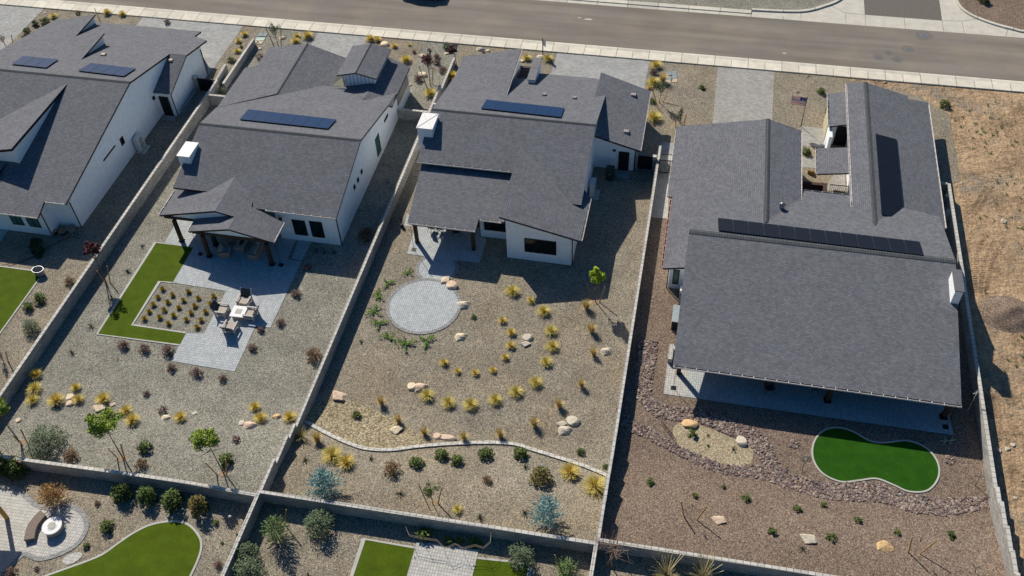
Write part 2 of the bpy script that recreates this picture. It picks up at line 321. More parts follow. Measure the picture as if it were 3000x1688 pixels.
def thing(name, loc, label, cat, group=None, rot=0., local=False):
    """an Empty at the thing's base; children are built in world coordinates (or local ones when local=True)"""
    o = bpy.data.objects.new(name, None); COL.objects.link(o); o.location = Vector(loc); o.rotation_euler = (0,0,rot)
    o.empty_display_size = .3; tag(o, label, cat, group)
    if local: LOCAL.add(o.name)
    return o
def dup(o, loc, rot=0., sc=1., label=None, cat=None, group=None, tilt=None):
    c = o.copy(); COL.objects.link(c); c.location = Vector(loc); c.rotation_euler = (tilt[0], tilt[1], rot) if tilt else (0,0,rot)
    c.scale = sc if hasattr(sc, '__len__') else (sc,)*3
    if label: c['label'] = label
    if cat: c['category'] = cat
    if group: c['group'] = group
    elif 'group' in c.keys(): del c['group']
    for k in _KID.get(o.name, []):
        d = k.copy(); COL.objects.link(d); d.parent = c
        for k2 in _KID.get(k.name, []):
            e = k2.copy(); COL.objects.link(e); e.parent = d
    return c
def sheet(name, pts, m, dz, kind='structure', **kw):
    b = MB(); A = [Vector((p[0], p[1], dz)) for p in pts]; n = len(A)
    if sum(A[i].x*A[(i+1) % n].y-A[(i+1) % n].x*A[i].y for i in range(n)) < 0: A.reverse()
    b.add(A, [tuple(range(n))], m); return b.build(name, drape=True, kind=kind, **kw)
def strip(pts, w, h, m, b=None, closed=False, z0=0.):
    """a low edging with a top and two sides following pts on the land"""
    b = b or MB(); P_ = [Vector((p[0], p[1], 0)) for p in pts]; n = len(P_); Lf, Rt = [], []
    for i in range(n):
        a = P_[(i-1) % n] if (closed or i > 0) else P_[i]; c = P_[(i+1) % n] if (closed or i < n-1) else P_[i]
        d = (c-a).normalized(); nn = Vector((-d.y, d.x, 0))
        if (closed or 0 < i < n-1):
            d1 = (P_[i]-a).normalized(); k = 1/max(.5, abs(nn.dot(Vector((-d1.y, d1.x, 0)))))
        else: k = 1
        Lf.append(P_[i]+nn*w/2*k); Rt.append(P_[i]-nn*w/2*k)
    rng = range(n if closed else n-1)
    for i in rng:
        j = (i+1) % n; q = []
        for p in (Lf[i], Lf[j], Rt[j], Rt[i]): q.append(Vector((p.x, p.y, Z(p.x, p.y)+h)))
        lo = [Vector((p.x, p.y, p.z-h-.02)) for p in q]
        b.add(q+lo, [(3,2,1,0),(0,1,5,4),(1,2,6,5),(2,3,7,6),(3,0,4,7)], m)
    return b
def smooth(pts, n=8, closed=False):
    P_ = [Vector((p[0], p[1], 0)) for p in pts]; N = len(P_); out = []
    for i in range(N if closed else N-1):
        a, b, c, d = (P_[(i-1) % N], P_[i], P_[(i+1) % N], P_[(i+2) % N]) if closed else (P_[max(i-1,0)], P_[i], P_[i+1], P_[min(i+2,N-1)])
        for k in range(n):
            t = k/n; out.append(.5*((2*b)+(c-a)*t+(2*a-5*b+4*c-d)*t*t+(3*b-3*c+d-a)*t**3))
    if not closed: out.append(P_[-1])
    return out
def pts(t, *q): return [g(t, x, y) for x, y in q]

# ------------------------------------------------------------------ camera, sun, sky
cam = bpy.data.cameras.new('camera'); co = bpy.data.objects.new('camera', cam); COL.objects.link(co); S.camera = co
cam.sensor_width = 36; cam.lens = FPX/3000*36; cam.clip_end = 3000; cam.clip_start = 1
M = Matrix((( RX.x, -RD.x, -RF.x, 0), (RX.y, -RD.y, -RF.y, 0), (RX.z, -RD.z, -RF.z, HC), (0,0,0,1))); co.matrix_world = M
sd = Vector((-.81, .97, 1.0)).normalized()
sun = bpy.data.lights.new('sun', 'SUN'); so = bpy.data.objects.new('sun', sun); COL.objects.link(so)
sun.energy = 5.0; sun.angle = math.radians(.5); sun.color = (1., .92, .79)
so.rotation_euler = sd.to_track_quat('Z', 'Y').to_euler(); so.location = (0, 0, 80)
W = bpy.data.worlds.new('World'); S.world = W; W.use_nodes = True; wt = W.node_tree
sky = wt.nodes.new('ShaderNodeTexSky'); sky.sky_type = 'NISHITA'; sky.sun_disc = False
sky.sun_elevation = math.asin(sd.z); sky.sun_rotation = math.atan2(sd.x, sd.y)
bg = wt.nodes['Background']; bg.inputs[1].default_value = .066
hs = wt.nodes.new('ShaderNodeHueSaturation'); hs.inputs['Saturation'].default_value = 1.55; wt.links.new(sky.outputs[0], hs.inputs['Color']); wt.links.new(hs.outputs[0], bg.inputs[0])
S.view_settings.view_transform = 'Standard'; S.view_settings.look = 'None'; S.view_settings.exposure = 0; S.view_settings.gamma = 1
S.render.engine = 'CYCLES'

# ------------------------------------------------------------------ the land, street and pavement
ground = MB(); xs = [-900,-200,-100,-70]+[-50+i*2 for i in range(14)]+[-20,0,25,60,100,200,900]; ys = [-300,-50,0,15,25]+[28+.5*i for i in range(20)]+[45,60,80,120,200,500,1500]
ground.v = [(x, y, Z(x, y)-.012) for y in ys for x in xs]; n_ = len(xs)
ground.f = [(j*n_+i, j*n_+i+1, (j+1)*n_+i+1, (j+1)*n_+i) for j in range(len(ys)-1) for i in range(n_-1)]; ground.m = [ground.mi('dirt')]*len(ground.f)
ground.build('ground', kind='structure')
Y0, Y1, Y2, Y3 = 80.34, 81.48, 82.1, 89.85
xw = [-44.25, -23.13, -2.32, 20.9]
sheet('gravel_yard', [(-120,80.34),(-44.25,80.34),(-44.25,5),(-120,5)], 'grey_gravel', .006)
sheet('gravel_yard', [(-44.25,80.34),(-23.13,80.34),(-23.13,27.6),(-44.25,27.6)], 'cool_gravel', .006)
sheet('gravel_yard', [(-23.13,80.34),(-2.32,80.34),(-2.32,28.0),(-23.13,28.0)], 'grey_gravel', .006)
sheet('gravel_yard', [(-2.32,80.34),(12,80.34),(16,79.6),(20,78.4),(22.3,76),(22.4,67),(20.9,66),(20.9,58.4),(-2.32,58.4)], 'grey_gravel', .006)
sheet('gravel_yard', [(-2.32,58.4),(20.95,58.4),(20.95,28.2),(-2.32,28.2)], 'red_gravel', .006)
sheet('gravel_yard', [(-120,27.6),(-23.4,27.6),(-23.4,28.0),(-2.3,28.2),(60,28.6),(60,5),(-120,5)], 'grey_gravel', .002)
sheet('gravel_verge', [(-120,90.7),(9.4,90.7),(11.9,92.4),(13.6,94.0),(15,98),(15,120),(-120,120)], 'cool_gravel', .006)
sheet('gravel_verge', [(25.0,95.0),(25.4,93.6),(26.7,92.3),(29.3,91.0),(34,90.5),(34,120),(25,120)], 'red_gravel', .006)
sheet('road', [(-160,Y2),(160,Y2),(160,Y3-.35),(-160,Y3-.35)], 'asphalt', .012)
sheet('side_road', [(15.75,91.5),(23.1,91.5),(23.3,160),(15.8,160)], 'dark_asphalt', .014)
pav = MB(); pav.box((-160,Y0,-.1),(160,Y1-.012,.11),'pavement'); pav.build('pavement', kind='structure')
kb = MB(); kb.box((-160,Y1,-.1),(160,Y1+.35,.10),'kerb_concrete')
kb.add([(-160,Y1+.35,.1),(160,Y1+.35,.1),(160,Y2,.02),(-160,Y2,.02)], [(0,1,2,3)], 'kerb_concrete'); kb.build('kerb', kind='structure')
fk = MB(); fk.add([(-160,Y3-.36,.02),(9.5,Y3-.36,.02),(9.5,Y3+.15,.05),(-160,Y3+.15,.05)], [(0,1,2,3)], 'kerb_concrete')
fk.box((-160,Y3+.15,-.1),(4.6,Y3+.75,.12),'kerb_concrete'); fk.build('kerb', kind='structure')
sheet('gutter_apron', [(4.6,Y3-.36),(4.6,Y3+.9),(9.4,Y3+1.15),(11.9,92.6),(13.6,94.2),(15.0,98),(15.75,98),(15.75,91.5),(23.1,91.5),(23.2,98),(24.8,98),(25.0,95.0),(25.4,93.6),(26.7,92.3),(29.3,91.0),(34,90.4),(34,Y3-.36)], 'concrete', .02)
jn = MB()
for a, b in (((13.86,89.5),(13.86,91.6)),((13.86,91.6),(12.1,93.0)),((13.86,91.62),(15.75,91.5)),((15.75,89.5),(15.75,91.5)),((19.5,89.5),(19.5,91.5)),((23.1,89.5),(23.1,91.5)),((25,89.5),(25,91.7)),((25,91.7),(26.6,92.4)),((23.1,91.5),(25,91.7)),((9.5,89.5),(9.5,91)),((28.8,89.5),(29.2,91)),((15.75,91.5),(15.8,98)),((23.1,91.5),(23.2,98))):
    d = (Vector(b)-Vector(a)).normalized(); q = Vector((-d.y, d.x))*.018
    jn.add([(a[0]+q.x,a[1]+q.y,.026),(a[0]-q.x,a[1]-q.y,.026),(b[0]-q.x,b[1]-q.y,.026),(b[0]+q.x,b[1]+q.y,.026)], [(0,1,2,3)], 'metal_cap')
jn.build('apron_joints', kind='structure')
strip(smooth([(4.6,90.75),(9.4,91.15),(11.9,92.6),(13.4,94.1),(14.7,96.6),(15.0,99)],6), .3, .16, 'kerb_concrete').build('kerb', kind='structure')
strip(smooth([(24.6,98.5),(24.85,95.2),(25.4,93.6),(26.7,92.3),(29.3,91.0),(33,90.4),(50,90.3)],6), .3, .16, 'kerb_concrete').build('kerb', kind='structure')
for k, (x, y, r, w) in enumerate([(21.16,88.55,.8,'largest manhole cover set in a round asphalt patch nearest the side street'),(19.5,85.97,.55,'manhole cover in the middle of the road with a bright metal ring'),(17.63,85.06,.42,'small faint valve cover between two other covers in the road'),(16.68,84.2,.48,'leftmost of the round covers in the road nearest the pavement'),(18.38,84.06,.5,'dark round cover lying closest to the pavement in the road')]):
    t = thing('manhole_cover', (x, y, .012), w, 'manhole cover', 'round covers in the road')
    m = MB(); m.cyl((x,y,.012), r, .006, 'patch_asphalt', 28); m.build('patch', t)
    m = MB(); m.cyl((x,y,.018), r*.45, .008, 'grey_metal' if k < 2 else 'metal_cap', 20); m.cyl((x,y,.026), r*.25, .004, 'metal_cap', 16); m.build('lid', t)
def pale_patch(q, r, m='concrete'):
    p = g(*q); b = MB(); n = 14; v = [(p.x+math.cos(i*6.283/n)*r*random.uniform(.5,1.1), p.y+math.sin(i*6.283/n)*r*.35*random.uniform(.5,1.1), .016) for i in range(n)]
    b.add(v, [tuple(range(n))], m); b.build('road_stain', kind='structure')
pale_patch(('c',838,148), .55); pale_patch(('c',770,135), .25); pale_patch(('d',255,405), .3, 'concrete')

# driveways and front paths
def poly(t, *q): return [tuple(g(t, x, y)[:2]) for x, y in q]
sheet('driveway', [(-90,80.3),(-69.0,80.3),(-69.0,60),(-90,60)], 'driveway_paver', .012)
sheet('driveway', [(-57.5,80.3),(-46.3,80.3),(-46.3,72.2),(-46.3,70),(-57.5,70)], 'driveway_paver', .012)
sheet('front_path', [(-57.5,80.3),(-55.2,80.3),(-55.2,78.8),(-57.5,78.8)], 'driveway_paver', .016)
sheet('driveway', [(-38.15,80.3),(-27.6,80.3),(-27.6,70),(-38.15,70)], 'driveway_paver', .012)
sheet('driveway', [(-13.6,80.3),(-4.62,80.3),(-4.62,70),(-13.6,70)], 'driveway_paver', .012)
sheet('driveway', [(1.84,80.3),(7.05,80.3),(7.05,66),(1.9,66)], 'driveway_paver_warm', .012)
sheet('gravel_bed', [(-32.9,80.32),(-27.0,80.32),(-27.0,73.8),(-27.6,73.5),(-32.9,79.2)], 'grey_gravel', .016)

# ------------------------------------------------------------------ block walls
def block_wall(a, b, tops, label, w=.2, group='concrete block walls round the yards', breaks=()):
    """wall from a to b (x, y); tops = [(t0, t1, height above 0)]; coping along each step"""
    a, b = Vector((a[0], a[1], 0)), Vector((b[0], b[1], 0)); d = (b-a).normalized(); n = Vector((-d.y, d.x, 0)); Ln = (b-a).length
    root = thing('block_wall', (a.x, a.y, Z(a.x, a.y)), label, 'wall', group); m = MB(); c = MB()
    for t0, t1, h in tops:
        p, q = a+d*Ln*t0, a+d*Ln*t1
        for (off, hh, zz, MM, mat) in ((w/2-.01, h-.055, None, m, 'block'), (w/2+.012, h, h-.055, c, 'coping')):
            z0p = min(Z(p.x,p.y), Z(q.x,q.y))-.25 if zz is None else zz
            vs = [p-n*off, q-n*off, q+n*off, p+n*off]
            MM.add([(v.x,v.y,z0p) for v in vs]+[(v.x,v.y,hh) for v in vs], [(0,3,2,1),(4,5,6,7),(0,1,5,4),(1,2,6,5),(2,3,7,6),(3,0,4,7)], mat)
    m.build('blockwork', root); c.build('coping', root); return root
block_wall((-44.25,69.4),(-44.25,26.9), [(0,1,1.15)], 'long block wall between the leftmost house and the house with the L-shaped turf')
block_wall((-44.45,72.0),(-44.35,69.4), [(0,1,1.15)], 'short block wall stub beside the side gate of the leftmost house')
block_wall((-43.75,77.2),(-43.75,69.5), [(0,1,.75)], 'low free-standing block wall beside the driveway of the leftmost house')
block_wall((-44.1,67.15),(-41.6,67.15), [(0,1,1.12)], 'short cross wall joining the first boundary wall to the side of the second house')
yb = lambda y, a=71.9, b=27.55: (a-y)/(a-b)
block_wall((-23.13,71.9),(-23.13,27.55), [(0,yb(33.2),1.15),(yb(33.2),yb(32.05),1.5),(yb(32.05),yb(29.9),1.85),(yb(29.9),1,2.3)], 'long block wall stepping up towards the rear between the second and third yards')
block_wall((-23.1,77.0),(-23.1,71.95), [(0,1,.7)], 'low block wall beside the purple tree between the front yards of the middle houses')
block_wall((-26.15,67.75),(-23.25,67.75), [(0,1,1.15)], 'cross wall closing the dark side passage of the second house')
block_wall((-23.0,69.0),(-21.2,69.0), [(0,1,1.15)], 'short cross wall running under the roof edge of the third house')
ye = lambda y, a=66.2, b=28.1: (a-y)/(a-b)
block_wall((-2.32,66.2),(-2.32,28.1), [(0,ye(36.2),1.15),(ye(36.2),ye(34.4),1.4),(ye(34.4),ye(33),1.65),(ye(33),ye(30.8),2.0),(ye(30.8),1,2.35)], 'long block wall with a gravel yard of yellow grasses on its left and red gravel on its right')
block_wall((20.95,65.0),(21.0,26.0), [(0,yb(36.4,65,26),1.2),(yb(36.4,65,26),yb(35.2,65,26),1.45),(yb(35.2,65,26),yb(33.4,65,26),1.75),(yb(33.4,65,26),yb(31.7,65,26),2.0),(yb(31.7,65,26),yb(30.2,65,26),2.2),(yb(30.2,65,26),1,2.4)], 'rightmost block wall stepping along the edge of the bare dirt lot')
block_wall((19.9,65.0),(20.83,65.0), [(0,1,1.2)], 'very short cross wall between the rightmost house and its boundary wall')
def rear(a, b, lab):
    a, b = (Vector(a), Vector(b)); n = 8; tp = []
    for i in range(n):
        q0, q1 = a+(b-a)*(i/n), a+(b-a)*((i+1)/n); tp.append((i/n, (i+1)/n, max(Z(q0.x,q0.y-.5), Z(q1.x,q1.y-.5))+1.45))
    h = max(t[2] for t in tp); tp = [(0,1,h)] if a.x > -26 else tp
    block_wall(a, b, tp, lab)
a1 = g('i',-120,480,0); 
rw = [((-47.5,27.62),(-23.14,27.22)),((-23.2,27.5),(-2.36,27.78)),((-2.44,28.02),(20.9,28.2))]
def slope_wall(a, b, lab):       # the rear wall follows the land without steps
    a, b = Vector((*a,0)), Vector((*b,0)); n = 24; d = (b-a).normalized(); q = Vector((-d.y,d.x,0)); root = thing('block_wall', (a.x,a.y,Z(a.x,a.y)), lab, 'wall', 'concrete block walls round the yards'); m, c = MB(), MB()
    for i in range(n):
        p0, p1 = a+(b-a)*(i/n), a+(b-a)*((i+1)/n)
        for off, lo, hi, MM, mat in ((.09,-.25,1.08,m,'block'),(.112,1.08,1.135,c,'coping')):
            vs = [p0-q*off, p1-q*off, p1+q*off, p0+q*off]; MM.add([(v.x,v.y,Z(v.x,v.y)+lo) for v in vs]+[(v.x,v.y,Z(v.x,v.y)+hi) for v in vs], [(4,5,6,7),(0,1,5,4),(2,3,7,6)]+([(3,0,4,7)] if i == 0 else [])+([(1,2,6,5)] if i == n-1 else []), mat)
    m.build('blockwork', root); c.build('coping', root)
slope_wall(*rw[0], 'rear block wall behind three young staked trees, above the yard with the curved bench')
slope_wall(*rw[1], 'rear block wall behind the two blue spruces of the yellow-grass yard')
slope_wall(*rw[2], 'rear block wall along the bottom edge of the red gravel yard')
block_wall((-23.17,27.56),(-23.2,14), [(0,1,2.32)], 'block wall dividing the two lower yards, running down from the wall junction beside the grey-green bushes')
block_wall((-2.38,28.06),(-2.45,14), [(0,1,2.34)], 'block wall dividing the lower yards next to the bare leafless tree')

# ------------------------------------------------------------------ house kit
def house(x, y, label): return thing('house', (x, y, 0), label, 'house', 'white stucco houses with charcoal shingle roofs')
def roof(h, pts_, t=.17, name='roof', mt='shingle'):
    m = MB(); m.slab(pts_, t, mt, 'fascia', 'soffit'); return m.build(name, h)
def ridge(h, a, b, w=.32):
    a, b = Vector(a), Vector(b); d = (b-a).normalized(); n = Vector((-d.y, d.x, 0)).normalized()*w/2; u = Vector((0,0,.035)); k = Vector((0,0,-.035))
    m = MB(); m.add([a+u,b+u,a+n+k,b+n+k,a-n+k,b-n+k], [(0,2,3,1),(1,5,4,0)], 'ridge_cap'); return m.build('ridge_cap', h)
def gutter(h, a, b, m='gutter', side=1, w=.1):
    a, b = Vector(a), Vector(b); d = (b-a).normalized(); n = Vector((-d.y, d.x, 0))*side; q = MB(); u = Vector((0,0,1))
    A = [a, a+n*w, a+n*w-u*.1, a-u*.1]; B = [p+(b-a) for p in A]
    q.add(A[1:]+[A[0]]+B[1:]+[B[0]], [(0,4,5,1),(1,5,6,2),(2,6,7,3),(0,1,2,3),(7,6,5,4)], m)
    q.bar(a+n*w+u*.01, b+n*w+u*.01, .025, m); L_ = (b-a).length
    for i in range(int(L_/.75)+1): c = a+d*min(L_-.01, .05+i*.75); q.bar(c+u*.012, c+n*w+u*.012, .03, 'white_cap')
    return q.build('gutter', h)
def window(h, axis, v, a, b, zlo, zhi, parts=1, pane='glass', out=1, name='window', fr='black_metal'):
    """axis 'y': wall plane y = v facing -y; axis 'x': wall plane x = v facing +x (out=1) or -x (out=-1)"""
    f, p = MB(), MB(); W_ = .06
    def bx(MM, s0, s1, z0, z1, d, m):
        if axis == 'y': MM.box((s0, v-d, z0), (s1, v+.03, z1), m)
        else: MM.box((min(v-.03*out, v+d*out), s0, z0), (max(v-.03*out, v+d*out), s1, z1), m)
    for s0, s1, z0, z1 in ((a,b,zlo,zlo+W_),(a,b,zhi-W_,zhi),(a,a+W_,zlo+W_,zhi-W_),(b-W_,b,zlo+W_,zhi-W_)): bx(f, s0, s1, z0, z1, .05, fr)
    for i in range(1, parts): c = a+(b-a)*i/parts; bx(f, c-.035, c+.035, zlo+W_, zhi-W_, .045, fr)
    w = f.build(name, h); bx(p, a+W_, b-W_, zlo+W_, zhi-W_, .022, pane); p.build('pane', w); return w
def winp(h, axis, v, tl, br, **k):
    F = PY if axis == 'y' else PX; p, q = F(*tl, v), F(*br, v); i = 0 if axis == 'y' else 1
    return window(h, axis, v, min(p[i], q[i]), max(p[i], q[i]), min(p.z, q.z), max(p.z, q.z), **k)
def solar(h, pl, corners, n, along, mt='solar_cell', lift=.12):
    """corners: 4 picture points (far-left, far-right, near-right, near-left) on roof plane pl raised by lift"""
    pl2 = (pl[0]+lift, pl[1], pl[2]); A, B, C, D = [RP(pl2, *c) for c in corners]
    for i in range(n):
        g0, g1 = i/n+.012/n, (i+1)/n-.012/n
        if along == 'u': q = [A.lerp(B,g0), A.lerp(B,g1), D.lerp(C,g1), D.lerp(C,g0)]
        else: q = [A.lerp(D,g0), B.lerp(C,g0), B.lerp(C,g1), A.lerp(D,g1)]
        m = MB(); m.slab(q, .04, 'solar_line', 'black_metal'); c = (q[0]+q[1]+q[2]+q[3])/4
        m.slab([v+(c-v)*.02+Vector((0,0,.006)) for v in q], .004, mt); m.build('solar_panel', h)
    r = MB(); u = Vector((0,0,-.07))
    r.bar(A.lerp(D,.25)+u, B.lerp(C,.25)+u, .05, 'grey_metal'); r.bar(A.lerp(D,.75)+u, B.lerp(C,.75)+u, .05, 'grey_metal'); r.build('solar_rail', h)
def vent(h, pl, q, s=.32, m='vent_metal', name='roof_vent'):
    p = RP((pl[0]+.02,pl[1],pl[2]), *q); b = MB(); b.box((p.x-s*.6,p.y-s*.5,p.z-.05),(p.x+s*.6,p.y+s*.5,p.z+.13),m,taper=.8); b.build(name, h)
def post(h, p, top, w=.26, m='wood'):
    b = MB(); b.box((p[0]-w/2,p[1]-w/2,.12),(p[0]+w/2,p[1]+w/2,top),m); o = b.build('post', h)
    b = MB(); b.box((p[0]-w*.85,p[1]-w*.85,0),(p[0]+w*.85,p[1]+w*.85,.03),'black_metal'); b.box((p[0]-w*.55,p[1]-w*.55,.03),(p[0]+w*.55,p[1]+w*.55,.26),'black_metal'); b.build('post_base', o)
def pipe(h, a, b): q = MB(); q.bar(a, b, .09, 'black_metal', n=6); q.build('downpipe', h)
def chimney(h, pl, base, topq, wx, wy, cap='white_cap', cross=False):
    b = RP(pl, *base); z = PY(*topq, b.y).z; x1, y0 = b.x, b.y
    m = MB(); m.box((x1-wx,y0,b.z-1.6),(x1,y0+wy,z-.07),'stucco'); o = m.build('chimney', h)
    m = MB(); m.box((x1-wx-.06,y0-.06,z-.07),(x1+.06,y0+wy+.06,z),cap)
    if cross: m.bar((x1-wx,y0,z+.01),(x1,y0+wy,z+.01),.035,'grey_metal'); m.bar((x1,y0,z+.01),(x1-wx,y0+wy,z+.01),.035,'grey_metal')
    m.build('chimney_cap', o)

# ================================================================== second house (L-shaped turf)
h2 = house(-33, 60, 'white house with seven blue solar panels above an L-shaped turf lawn')
R2 = (3.15-.27*51.0, 0, .27); F2 = (5.09+.243*58.2, 0, -.243)
roof(h2, [(-39.9,52.0,3.42),(-34.5,52.0,3.42),(-34.5,51.0,3.15),(-25.9,51.0,3.15),(-25.9,58.2,5.09),(-39.87,58.2,5.09)])
roof(h2, [(-39.87,58.2,5.09),(-25.9,58.2,5.09),(-25.9,68.0,2.71),(-34,68.0,2.71),(-36.1,65.2,3.39),(-40.0,61.4,4.31)], name='roof')
ridge(h2, (-39.87,58.2,5.1), (-25.9,58.2,5.1))
WZ = lambda x: 3.45-.2*(-36.1-x) if x < -36.1 else 3.45-.24*(x+36.1)
roof(h2, [(-40.05,61.35,4.33),(-36.1,65.2,3.48),(-41.35,63.4,2.55)], .1)
roof(h2, [(-36.1,65.2,3.48),(-36.1,70.1,3.46),(-41.3,70.0,2.42),(-41.35,63.4,2.55)], .1)
roof(h2, [(-36.1,70.1,3.46),(-36.1,73.2,3.46),(-40.1,73.2,2.66),(-40.1,70.02,2.66)], .1)
roof(h2, [(-36.1,64.9,3.45),(-31.2,64.9,2.30),(-31.2,72.6,2.30),(-36.1,73.2,3.45)])
ridge(h2, (-36.1,65.2,3.47), (-36.1,73.2,3.47), .25)
roof(h2, [(-28.3,66.0,3.27),(-25.9,66.0,2.70),(-25.9,72.0,2.70),(-28.3,72.7,3.27)])
roof(h2, [(-28.3,66.0,3.27),(-31.3,66.0,2.56),(-31.3,72.7,2.56),(-28.3,72.7,3.27)])
# tower over the entry
tx0, tx1, ty0, ty1, tz = -31.45, -27.75, 68.05, 72.75, 3.95
m = MB(); m.walls([(tx0+.5,ty0+.25,tz-.05),((tx0+tx1)/2,ty0+.25,tz+.36),(tx1-.3,ty0+.25,tz-.02),(tx1-.3,ty1-.3,tz-.05),((tx0+tx1)/2,ty1-.3,tz+.36),(tx0+.5,ty1-.3,tz-.05)], 'stucco', 2.0)
for i in range(8): x = tx0+.75+i*.36; m.box((x-.02,ty0+.225,2.4),(x+.02,ty0+.252,tz-.05+.2*(1-abs(i-3.5)/3.5)),'grey_lid')
tw = m.build('entry_tower', h2)
roof(h2, [(tx0,ty0,tz),((tx0+tx1)/2,ty0,tz+.45),((tx0+tx1)/2,ty1,tz+.45),(tx0,ty1,tz)], .12); roof(h2, [(tx1,ty0,tz),((tx0+tx1)/2,ty0,tz+.45),((tx0+tx1)/2,ty1,tz+.45),(tx1,ty1,tz)], .12)
ridge(h2, ((tx0+tx1)/2,ty0,tz+.46), ((tx0+tx1)/2,ty1,tz+.46), .2)
m = MB(); m.add([P('b',708,648,3.0),P('b',806,658,3.0),P('b',800,572,3.55),P('b',748,572,3.55)], [(0,1,2,3)], 'cream'); m.build('sunlit_wall_standin', h2)  # made-up cream panel, tilted to catch sun, standing in for a bright wall face
m = MB(); m.walls([(-31.1,51.15,3.02),(-26.1,51.15,3.02),(-26.1,58.2,4.9),(-26.1,67.9,2.52),(-26.1,71.85,2.5),(-30,71.85,2.3),(-40,71.85,2.3),(-41.1,69,2.2),(-41.1,63.6,2.2),(-39.7,62,3.8),(-39.7,58.2,4.9),(-39.7,54,3.6),(-31.1,54,3.6)], 'stucco'); m.build('wall', h2)
# patio gable
E2 = (2.62-.247*30.1, -.247, 0)
ez = lambda x: 2.62+.247*(-30.1-x)
w_ = RP(E2, 'm', 1185, 312)
roof(h2, [(-30.1,48.12,ez(-30.1)),(-30.15,50.4,ez(-30.15)),w_,(-33.4,54.4,ez(-33.4)),(-35.12,54.4,ez(-35.12)),(-35.12,49.5,ez(-35.12)),(-33.55,49.5,ez(-33.55)),(-33.55,48.12,ez(-33.55))])
roof(h2, [(-35.12,49.5,ez(-35.12)),(-35.12,54.4,ez(-35.12)),(-40.15,54.4,2.62),(-40.15,49.55,2.62)])
roof(h2, [(-33.55,48.12,ez(-33.55)),(-33.55,50.6,ez(-33.55)),(-37.1,50.6,2.6),(-37.1,48.2,2.6)])
gutter(h2, (-30.1,50.35,2.62), (-30.1,48.15,2.62), side=1); gutter(h2, (-40.15,49.6,2.62), (-40.15,52.4,2.62), side=1); gutter(h2, (-37.1,48.25,2.6), (-37.1,49.5,2.6), side=1, w=.08)
m = MB(); m.add([(-39.3,49.68,2.5),(-35.12,49.68,3.62),(-31.5,49.68,2.5)], [(0,2,1)], 'stucco'); m.add([(-36.2,48.4,2.5),(-33.55,48.4,3.2),(-30.9,48.4,2.5)], [(0,2,1)], 'stucco'); m.build('gable_wall', h2)
m = MB(); m.box((-39.9,49.6,2.28),(-31.5,49.78,2.5),'wood'); m.box((-36.9,48.32,2.28),(-30.4,48.5,2.5),'wood'); m.box((-39.8,49.7,2.29),(-39.55,53.5,2.49),'wood'); m.box((-30.75,48.5,2.29),(-30.5,51,2.49),'wood'); m.box((-36.75,48.5,2.27),(-36.5,52.5,2.47),'wood'); m.build('beam', h2)
for q in (('m',345,728),('m',682,918),('m',757,780),('m',1440,1015)): p = g(*q); post(h2, p, 2.28)
gutter(h2, (-31.7,51.0,3.15), (-25.9,51.0,3.15), side=-1); pipe(h2, (-25.98,51.1,3.0), (-25.98,51.1,.1))
winp(h2, 'y', 51.15, ('f',398,368), ('f',527,493), parts=1); winp(h2, 'y', 51.15, ('f',530,380), ('f',655,510), parts=1)
winp(h2, 'x', -26.1, ('b',1125,860), ('b',1102,932)); winp(h2, 'x', -26.1, ('b',1055,1008), ('b',1052,1190), parts=2, pane='curtain_glass')
for a, b in ((('b',930,1278),('b',926,1325)),(('f',903,45),('f',898,95)),(('f',876,100),('f',872,150))):
    winp(h2, 'x', -26.1, a, b)
    w0 = [o for o in bpy.data.objects if o.name.startswith('window')][-1]
# replace the three tiny diamonds by square windows
solar(h2, F2, [('b',70,828),('b',740,905),('b',675,975),('b',3,903)], 7, 'u')
chimney(h2, R2, ('a',1450,1243), ('a',1425,1187), 1.0, 1.75)
m = MB(); m.box((-26.09,68.0,1.2),(-26.05,71.5,2.1),'grey_metal'); m.build('utility_panel', h2)
m = MB(); m.slab([RP((F2[0]+.3,0,F2[2]),'b',1130,800), RP((F2[0]+.3,0,F2[2]),'b',1190,705), RP((F2[0]+.05,0,F2[2]),'b',1165,808)], .1, 'shingle', 'fascia'); m.build('roof_return', h2)

def valley(hh, a, b):
    a, b = Vector(a), Vector(b); d = (b-a).normalized(); n = Vector((-d.y,d.x,0)).normalized()*.07; m = MB(); u = Vector((0,0,.012)); m.add([a+n+u,a-n+u,b-n+u,b+n+u], [(0,1,2,3)], 'metal_cap'); m.build('roof_valley', hh)
# ================================================================== third house (circular patio)
h3 = house(-13, 62, 'white house behind the round paver patio and curved rows of yellow grasses')
mz = lambda y: 5.17-.25*(63.0-y); fz = lambda y: 5.17-.25*(y-63.0)
R3 = (5.17-.25*63, 0, .25); F3 = (5.17+.25*63, 0, -.25); wz = lambda x: 2.95+.24*(-7.0-x)
roof(h3, [(-21.2,57.75,mz(57.75)),(-13.3,57.75,mz(57.75)),(-13.3,55.4,mz(55.4)),(-7.5,55.4,mz(55.4)),(-7.5,63.0,5.17),(-21.2,63.0,5.17)])
roof(h3, [(-21.2,63.0,5.17),(-7.5,63.0,5.17),(-7.5,69.7,fz(69.7)),(-8.65,72.85,fz(72.85)),(-13.95,72.85,fz(72.85)),(-13.95,71.3,fz(71.3)),(-15.8,71.3,fz(71.3)),(-15.8,73,fz(73)),(-21.2,73,fz(73))])
ridge(h3, (-21.2,63.0,5.18), (-7.5,63.0,5.18))
roof(h3, [(-13.2,51.85,wz(-13.2)),(-7.0,51.8,wz(-7)),(-6.95,56.7,wz(-7)),(-8.5,58.5,wz(-8.5)),(-13.2,61.0,wz(-13.2))])
vy = lambda x: 63-(5.17-wz(x))/.25
valley(h3, (-13.15,vy(-13.15),wz(-13.15)), (-7.9,vy(-7.9),wz(-7.9)))
